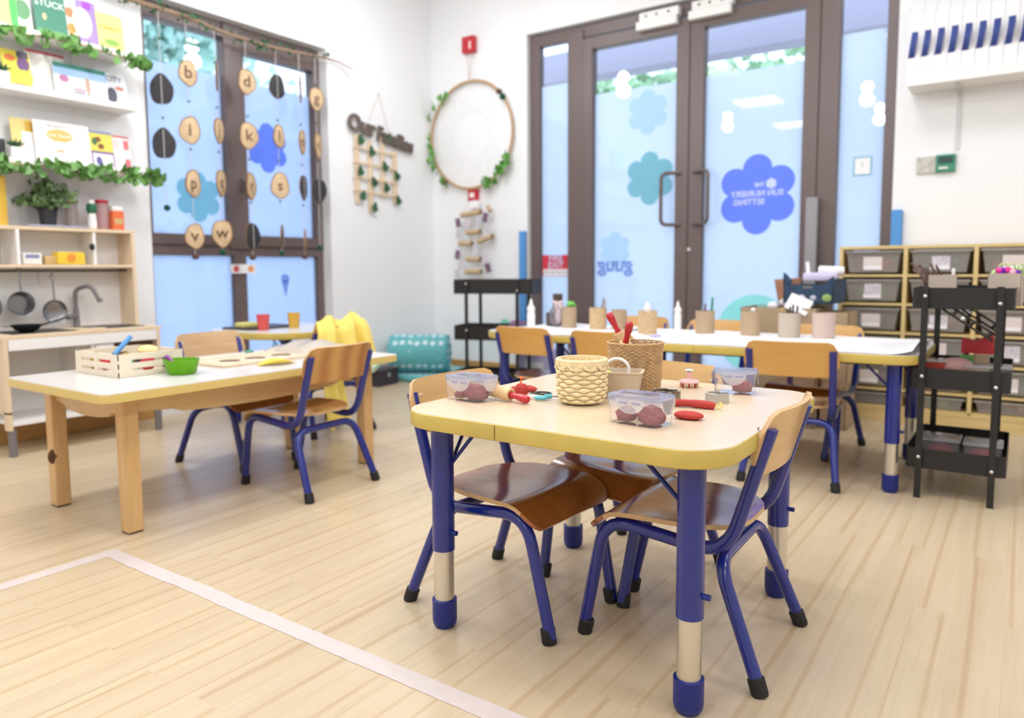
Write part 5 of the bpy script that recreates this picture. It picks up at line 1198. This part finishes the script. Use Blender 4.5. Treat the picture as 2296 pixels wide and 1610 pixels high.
# ---------------------------------------------------------------- on the play dough table
def woven(r_of, z0, z1, rows_, ribs, amp, m, parent, name, seg_per=8, noise=0.0, thick=.003):
    q = B(); seg = ribs * seg_per // 2 * 2; hh = (z1 - z0) / rows_
    for k in range(rows_):
        zc = z0 + (k + .5) * hh; prev = None
        prof = [(-.5, -.0), (-.36, .55), (-.12, .95), (.12, 1.0), (.36, .6), (.5, 0)]
        jit = [random.uniform(-noise, noise) for _ in range(ribs)]
        rings = []
        for dz, am in prof:
            ring = []
            for i in range(seg):
                a = 2 * pi * i / seg; w_ = cos(ribs / 2 * a + (k % 2) * pi)
                wl = max(0, (w_ + .72) / 1.72) if noise == 0 else max(0, w_)
                bul = wl ** .8 * amp * am - (amp * .5 if wl <= 0 else 0)
                squeeze = .45 + .62 * wl ** .6 if noise == 0 else (1 if w_ > 0 else .8)
                r = r_of(zc + dz * hh) + bul + jit[int(i / seg * ribs) % ribs]
                ring.append(q.bm.verts.new((r * cos(a), r * sin(a), zc + dz * hh * squeeze * (1 if noise == 0 else (.96 if w_ > -.3 else .75)))))
            rings.append(ring)
        for a_, b_ in zip(rings, rings[1:]):
            for i in range(seg): q.bm.faces.new((a_[i], a_[(i + 1) % seg], b_[(i + 1) % seg], b_[i]))
    return q.build(name, m, parent, ang=60)
M_split = mat('split_bamboo', (244, 224, 176), .45, var=.08, vscale=30, bump=.08, bscale=120)
M_grass = mat('seagrass', (204, 168, 122), .75, var=.22, vscale=55, bump=.3, bscale=160)
bx_, by_, _ = (-0.864, 1.534, 0.530)
t = thing('woven_basket', 'small round basket woven from pale split bamboo on the play dough table', 'basket', (bx_, by_, TZ + .0005))
rb = lambda z: .046 + .012 * min(1, z / .03) ** .6 + .003 * z / .115
woven(rb, .004, .092, 9, 20, .0046, M_split, t, 'weave', 10)
q = B()
for i in range(22):
    a = 2 * pi * (i + .5) / 22; c, s_ = cos(a), sin(a)
    q.bm.faces.new([q.bm.verts.new((rb(z) * c * .985 - s_ * w_, rb(z) * s_ * .985 + c * w_, z)) for z, w_ in ((.004, -.0045), (.004, .0045), (.095, .0055), (.095, -.0055))])
q.build('upright_splints', M_split, t)
B().lathe([(.0605, .090), (.0625, .091), (.063, .106), (.0605, .109), (.056, .109), (.055, .104), (.055, .088)], 48).build('rim_band', M_split, t)
q = B(); n = 11
for ph in (0, 1):
    for i in range(n):
        pts = []
        for k in range(9):
            u = k / 8; a = 2 * pi * (i + u * (1 if ph else -1)) / n + .1; zz = .1062 - .019 * sin(pi * u); rr = .0605 + .0050 * sin(pi * u) ** .5
            pts.append((rr, a, zz))
        up1 = [q.bm.verts.new((r * cos(a), r * sin(a), z + .0028)) for r, a, z in pts]; dn1 = [q.bm.verts.new((r * cos(a + (.05 if ph else -.05)), r * sin(a + (.05 if ph else -.05)), z - .0028)) for r, a, z in pts]
        for k in range(8): q.bm.faces.new((up1[k], up1[k + 1], dn1[k + 1], dn1[k]))
        up1 = [q.bm.verts.new(((.1135 - r) * cos(a), (.1135 - r) * sin(a), z + .0034)) for r, a, z in pts]; dn1 = [q.bm.verts.new(((.1135 - r) * cos(a + (.05 if ph else -.05)), (.1135 - r) * sin(a + (.05 if ph else -.05)), z - .0028)) for r, a, z in pts]
        for k in range(8): q.bm.faces.new((up1[k], up1[k + 1], dn1[k + 1], dn1[k]))
q.build('rim_lashing', M_split, t)
B().lathe([(0, .003), (.046, .003), (.056, .03), (.0565, .09), (.055, .09), (.0545, .03), (.044, .006), (0, .006)], 40).build('lining', M_split, t)
gx, gy, _ = (-0.839, 1.779, 0.530)
t = thing('seagrass_basket', 'taller round seagrass basket holding rolling pins on the play dough table', 'basket', (gx, gy, TZ + .0005))
rg = lambda z: .066 + .007 * z / .13
woven(rg, .0, .124, 25, 46, .0022, M_grass, t, 'weave', 6, .0007)
q = B(); q.tube([((.0735 + .001 * sin(k * 2.1)) * cos(2 * pi * k / 64), (.0735 + .001 * sin(k * 2.1)) * sin(2 * pi * k / 64), .1265 + .0012 * (k % 2)) for k in range(64)], .0028, 6, closed=True); q.build('rim', M_grass, t)
B().lathe([(0, .002), (.064, .002), (.068, .12), (.066, .12), (.062, .005), (0, .005)], 40).build('lining', M_grass, t)
M_pin = mat('rolling_pin_wood', (226, 192, 142), .45, var=.05); M_pinred = mat('red_lacquer', (190, 26, 40), .22, coat=.4)
def pin(label, p, q_, loc, r=.0165, body=.10, both=False):
    """p: centre of the roller's end with the handle, direction q_"""
    t = thing('rolling_pin', label, 'rolling pin', loc); d = Vector(q_).normalized(); Mx = Matrix.Translation(p) @ rot_to(d)
    B().lathe([(0, -body), (r, -body), (r, -.001), (r * .93, 0), (r * .6, 0), (r * .55, -.004), (0, -.004)], 24, (0, 0, 0), Mx).build('roller', M_pin, t)
    hp = [(0, -.003), (.0075, -.002), (.0085, .004), (.0068, .012), (.0072, .02), (.0095, .033), (.0105, .045), (.0095, .054), (.005, .059), (0, .060)]
    B().lathe(hp, 18, (0, 0, 0), Mx).build('handle', M_pinred, t)
    if both: B().lathe([(a, -body - b_) for a, b_ in hp], 18, (0, 0, 0), Mx).build('handle', M_pinred, t)
    return t
pin('rolling pin with red handle leaning left in the seagrass basket', (-.035, -.028, .153), (-.42, -.12, .80), (gx, gy, TZ + .001), body=.13)
pin('rolling pin with red handle leaning right in the seagrass basket', (-.004, -.050, .130), (.28, -.16, .90), (gx, gy, TZ + .001), r=.015, body=.10)
# beige tray with white ring and toys
tx, ty, _ = (-0.821, 1.659, 0.530)
t = thing('beige_tub', 'beige moulded tub of small toys between the two baskets', 'tub', (tx, ty, TZ + .0005), R(20))
q = B(); o = rrect(.108, .085, .012, 4); i_ = rrect(.101, .078, .010, 4); bo = rrect(.085, .062, .01, 4); bi = rrect(.080, .057, .008, 4)
def loop(pts, z): return [q.bm.verts.new((x, y, z)) for x, y in pts]
ls = [loop(bo, 0), loop(o, .063), loop(rrect(.114, .091, .013, 4), .064), loop(rrect(.114, .091, .013, 4), .067), loop(i_, .067), loop(bi, .004)]
for a_, b_ in zip(ls, ls[1:]):
    for k in range(len(a_)): q.bm.faces.new((a_[k], a_[(k + 1) % len(a_)], b_[(k + 1) % len(a_)], b_[k]))
q.bm.faces.new(ls[0][::-1]); q.bm.faces.new(ls[-1])
q.build('tub', mat('beige_plastic', (206, 188, 162), .6), t)
tag(B().tube([(tx - .005 + .028 * cos(a), ty - .012 + .01 * cos(a), TZ + .070 + .028 * sin(a)) for a in [2 * pi * k / 28 for k in range(28)]], .0042, 10, closed=True).build('white_ring', M_white), 'white plastic ring standing in the beige tub', 'ring')
for k, (dx, dy, c, lb, r) in enumerate(((-.015, -.015, (140, 170, 200), 'pale blue toy piece in the beige tub', .014), (.008, -.02, (214, 60, 40), 'red toy piece in the beige tub', .011), (-.03, -.024, (240, 222, 90), 'yellow toy piece at the rim of the beige tub', .013))):
    tag(B().sph((tx + dx, ty + dy, TZ + .055 + .003 * k), r, 10, (1.3, 1, .7)).build('toy_piece', mat('toy_piece', c, .4)), lb, 'toy')
# food boxes
def foodbox(label, c0, w, d, rz, h=.052, blobs=()):
    t = thing('food_container', label, 'food container', (c0[0], c0[1], TZ + .0005), rz, 'clear lidded boxes of play dough')
    q = B(); n = 5; o = rrect(w, d, .016, n); m_ = rrect(w * .985, d * .98, .016, n); b_ = rrect(w * .93, d * .91, .015, n)
    def lp(p, z): return [q.bm.verts.new((x, y, z)) for x, y in p]
    ls = [lp(b_, 0), lp(m_, h - .008), lp(rrect(w * 1.02, d * 1.02, .017, n), h - .008), lp(rrect(w * 1.02, d * 1.02, .017, n), h - .005), lp(o, h - .005), lp(o, h)]
    for a_, c_ in zip(ls, ls[1:]):
        for k in range(len(a_)): q.bm.faces.new((a_[k], a_[(k + 1) % len(a_)], c_[(k + 1) % len(a_)], c_[k]))
    q.bm.faces.new(ls[0][::-1]); q.build('tub', M_box, t)
    lid = B(); lo = rrect(w * 1.045, d * 1.06, .02, n); l2 = rrect(w * 1.02, d * 1.03, .018, n); l3 = rrect(w * .86, d * .82, .014, n)
    lid.prism(lo, h + .001, h + .0055, bev=.001); l = lid.build('lid', M_lid, t)
    rl = B(); L0 = [rl.bm.verts.new((x, y, h + .0056)) for x, y in lo]; L1 = [rl.bm.verts.new((x, y, h + .0085)) for x, y in l2]; L2 = [rl.bm.verts.new((x * .96, y * .95, h + .0085)) for x, y in l2]; L3 = [rl.bm.verts.new((x * 1.02, y * 1.02, h + .0056)) for x, y in l3]
    for a_, c_ in ((L0, L1), (L1, L2), (L2, L3)):
        for k in range(len(a_)): rl.bm.faces.new((a_[k], a_[(k + 1) % len(a_)], c_[(k + 1) % len(a_)], c_[k]))
    rl.build('raised_rim', M_seal, l)
    sl = B(); rr1 = rrect(w * 1.005, d * 1.01, .017, n); vs = [[sl.bm.verts.new((x, y, z)) for x, y in rr1] for z in (h - .004, h + .001)]
    for k in range(len(rr1)): sl.bm.faces.new((vs[0][k], vs[0][(k + 1) % len(rr1)], vs[1][(k + 1) % len(rr1)], vs[1][k]))
    sl.build('seal', M_seal, l)
    # four hinged locking flaps, half round at the bottom
    for (L_, nx, ny) in ((w * .56, 0, -1), (w * .56, 0, 1), (d * .62, -1, 0), (d * .62, 1, 0)):
        off = (d * .53 if nx == 0 else w * .5225) + .0012; a = L_ / 2; hh = .026
        out = [(-a, 0), (a, 0)] + [(a * cos(pi * k / 14) , -.004 - hh * sin(pi * k / 14)) for k in range(15)]
        Mx = frame_M((nx * off, ny * off, h + .003), (-ny if nx == 0 else 0, nx if ny == 0 else 0, 0), (0, 0, 1))
        f_ = B().prism(out, 0, .0014, Mx).build('locking_flap', M_lid, t)
        if nx == 0: 
            r2 = B()
            for s_ in (-1, 1): r2.prism([(s_ * a * .45 - .010, -.010), (s_ * a * .45 + .010, -.010), (s_ * a * .45 + .010, -.006), (s_ * a * .45 - .010, -.006)], .0014, .0022, Mx)
            r2.build('hinge_ridge', M_seal, f_)
    for bl in blobs:
        q = B().sph((0, 0, 0), 1, 18, (1, 1, 1))
        for v in q.bm.verts:
            nn = v.co.copy(); k = 1 + .16 * sin(nn.x * 5 + bl[0] * 90) * cos(nn.y * 6 + nn.z * 4 + bl[1] * 50) + .07 * sin(nn.z * 11 + nn.x * 7)
            v.co = Vector((bl[0] + nn.x * bl[3] * k, bl[1] + nn.y * bl[4] * k, max(.0025, bl[2] + nn.z * bl[5] * k)))
        q.build('dough', M_doughd, t)
    return t
foodbox('clear food box of maroon dough at the left corner of the play dough table', (-1.118, 1.429, 0.530), .118, .082, R(-4), blobs=[(.01, 0, .018, .036, .026, .02), (-.028, -.01, .010, .016, .014, .010), (.032, .0, .012, .016, .02, .012)])
foodbox('clear food box of maroon dough nearest the camera, in front of the baskets', (-0.645, 1.398, 0.530), .122, .082, R(-6), blobs=[(-.030, -.008, .016, .022, .02, .018), (.026, 0, .017, .030, .024, .021), (.036, -.018, .012, .016, .012, .012)])
foodbox('clear food box of maroon dough at the far right of the play dough table', (-0.603, 1.880, 0.530), .105, .082, R(14), blobs=[(.018, 0, .015, .026, .022, .017)])
# dough bits and tools
def blob(name, label, cat, p, sc, seed, m=M_dough, rz=0, amp=.08):
    q = B().sph((0, 0, 0), 1, 22)
    for v in q.bm.verts:
        n_ = v.co.copy(); k = 1 + amp * sin(n_.x * 4 + seed) * cos(n_.y * 5 + seed * 2); v.co = Vector((n_.x * sc[0] * k, n_.y * sc[1] * k, max(-sc[2] * .8, n_.z * sc[2] * k) + sc[2] * .8))
    o = q.build(name, m, None, loc=(p[0], p[1], TZ + .0006), rz=rz)
    if label: tag(o, label, cat)
    return o
p_ = (-1.045, 1.531, 0.530)
t = thing('dough_ball', 'red play dough ball with an orange peg stuck in its top', 'play dough', (p_[0], p_[1] + .012, TZ + .0006))
o = blob('ball', None, None, (0, 0), (.019, .019, .0175), 1.3); o.parent = t; o.location = (0, 0, 0)
q = B(); q.tube([(-.002, 0, .028), (-.001, 0, .043)], .0022, 8); q.sph((.001, 0, .045), .0052, 10, (1, 1, .7)); q.build('orange_peg', mat('orange_plastic', (244, 120, 30), .35), t)
blob('dough_lump', 'flat red play dough lump behind the dough ball', 'play dough', (-1.065, 1.608, 0.530), (.028, .017, .008), 2.2, rz=R(-15))
blob('dough_lump', 'small red play dough lump touching the left of the dough ball', 'play dough', (-1.078, 1.558, 0.530), (.012, .012, .010), 4.0)
p_ = (-0.995, 1.450, 0.530)
tt = pin('rolling pin with red handle lying beside the left food box', (-.018, .0, .0165), (.98, -.14, -.10), (p_[0], p_[1], TZ + .0008), body=.075, both=False)
p_ = (-0.974, 1.508, 0.530)
t = thing('child_scissors', 'childrens scissors with teal and white handles lying on the play dough table', 'scissors', (p_[0], p_[1], TZ + .001), R(14))
B().tube([(.010 + .013 * cos(a) * 1.0, -.004 + .0085 * sin(a), .006) for a in [2 * pi * k / 18 for k in range(18)]], .0042, 8, closed=True).build('teal_handle', M_teal, t)
B().tube([(-.012 + .019 * cos(a), .010 + .008 * sin(a), .005) for a in [2 * pi * k / 18 for k in range(18)]], .0036, 8, closed=True).build('white_handle', M_white, t)
B().tube([(.018, .004, .007), (.032, .014, .008)], .006, 8).build('pivot', M_teal, t)
for s in (-1, 1): B().prism([(.028, .010 + s * .001), (.062, .029), (.058, .033), (.030, .018 + s * .001)], .006 + s * .001, .0075 + s * .001).build('blade', M_steel, t, False)
p_ = (-1.003, 1.581, 0.530)
t = thing('black_cutter_ring', 'thin black round cutter lying behind the teal scissors', 'cutter', (p_[0], p_[1], TZ + .001))
B().tube([(.021 * cos(a), .016 * sin(a), .003) for a in [2 * pi * k / 28 for k in range(28)]], .0024, 8, closed=True).build('ring', M_black, t)
B().tube([(-.035, -.008, .003), (.0, -.016, .003)], .0022, 6).build('stem', M_black, t)
# dough roll, disk, cookie cutters, stamp
p_ = (-0.609, 1.617, 0.530)
t = thing('dough_roll', 'long red play dough roll with yellow string at its right end', 'play dough', (p_[0], p_[1], TZ + .0006), R(8))
B().tube(spline([(-.052, -.004, .008), (-.03, 0, .0095), (.0, .001, .0095), (.022, 0, .009), (.036, -.001, .008), (.044, 0, .006)], 5), [.003] + [.0085] * 8 + [.0095] * 8 + [.009] * 4 + [.0085] * 2 + [.010, .008, .004], 14).build('roll', M_dough, t)
B().tube(spline([(.042, 0, .007), (.050, .004, .012), (.056, 0, .016), (.060, -.004, .010), (.054, -.005, .004), (.048, -.002, .006)], 5), .0018, 6).build('yellow_string', mat('yellow_wool', (236, 216, 110), .8), t)
blob('dough_disk', 'smooth oval of red play dough beside the nearest food box', 'play dough', (-0.576, 1.487, 0.530), (.033, .019, .0095), 5.1, rz=R(4), amp=.05)
M_cut = mat('tin_cutter', (150, 146, 134), .3, metal=.9, var=.2, vscale=60); M_cut2 = mat('grey_cutter', (190, 190, 188), .35, metal=.5)
def cutter(name, label, p, outl, h, m, rz=0):
    t = thing(name, label, 'cookie cutter', (p[0], p[1], TZ + .0006), rz); q = B(); n = len(outl)
    v0 = [q.bm.verts.new((x, y, 0)) for x, y in outl]; v1 = [q.bm.verts.new((x, y, h)) for x, y in outl]
    fs = [q.bm.faces.new((v0[i], v0[(i + 1) % n], v1[(i + 1) % n], v1[i])) for i in range(n)]
    q.bm.normal_update(); bmesh.ops.solidify(q.bm, geom=fs, thickness=.0008)
    q.build('band', m, t)
    e_ = B(); e_.tube([(x, y, h) for x, y in outl], .0012, 6, closed=True); e_.build('rolled_edge', m, t); return t
cutter('flower_cutter', 'scalloped tin cookie cutter behind the nearest food box', (-0.712, 1.691, 0.530), [((.028 + .005 * cos(6 * a)) * cos(a) * 1.1, (.022 + .005 * cos(6 * a)) * sin(a)) for a in [2 * pi * k / 60 for k in range(60)]], .021, M_cut)
cutter('square_cutter', 'grey heart notched metal cookie cutter in front of the far right food box', (-0.590, 1.718, 0.530), [(-.030, -.010), (.0, -.026), (.026, -.008), (.020, .016), (.004, .012), (-.004, .022), (-.024, .012)], .022, M_cut2, R(8))
p_ = (-0.735, 1.899, 0.530)
t = thing('dough_stamp', 'pink round dough stamp with an upright handle and pale green knob', 'stamp', (p_[0], p_[1], TZ + .0006))
B().lathe([(0, .012), (.026, .012), (.028, .014), (.026, .018), (.010, .020), (.0065, .024), (0, .024)], 28).build('plate', mat('pink_plastic2', (240, 190, 190), .35), t)
B().cyl((0, 0, .022), (0, 0, .042), .0068, .0064).build('handle', bpy.data.materials['pink_plastic2'], t)
B().lathe([(0, .044), (.010, .044), (.0115, .046), (.010, .048), (0, .0485)], 20).build('knob', mat('pale_mint', (210, 236, 226), .35), t)
for k in range(16):
    a = 2 * pi * k / 16; B().box((.022 * cos(a), .022 * sin(a), .006), (.004, .004, .012), .001).build('stamp_tooth', M_dough if k % 2 else M_pin, t, False)
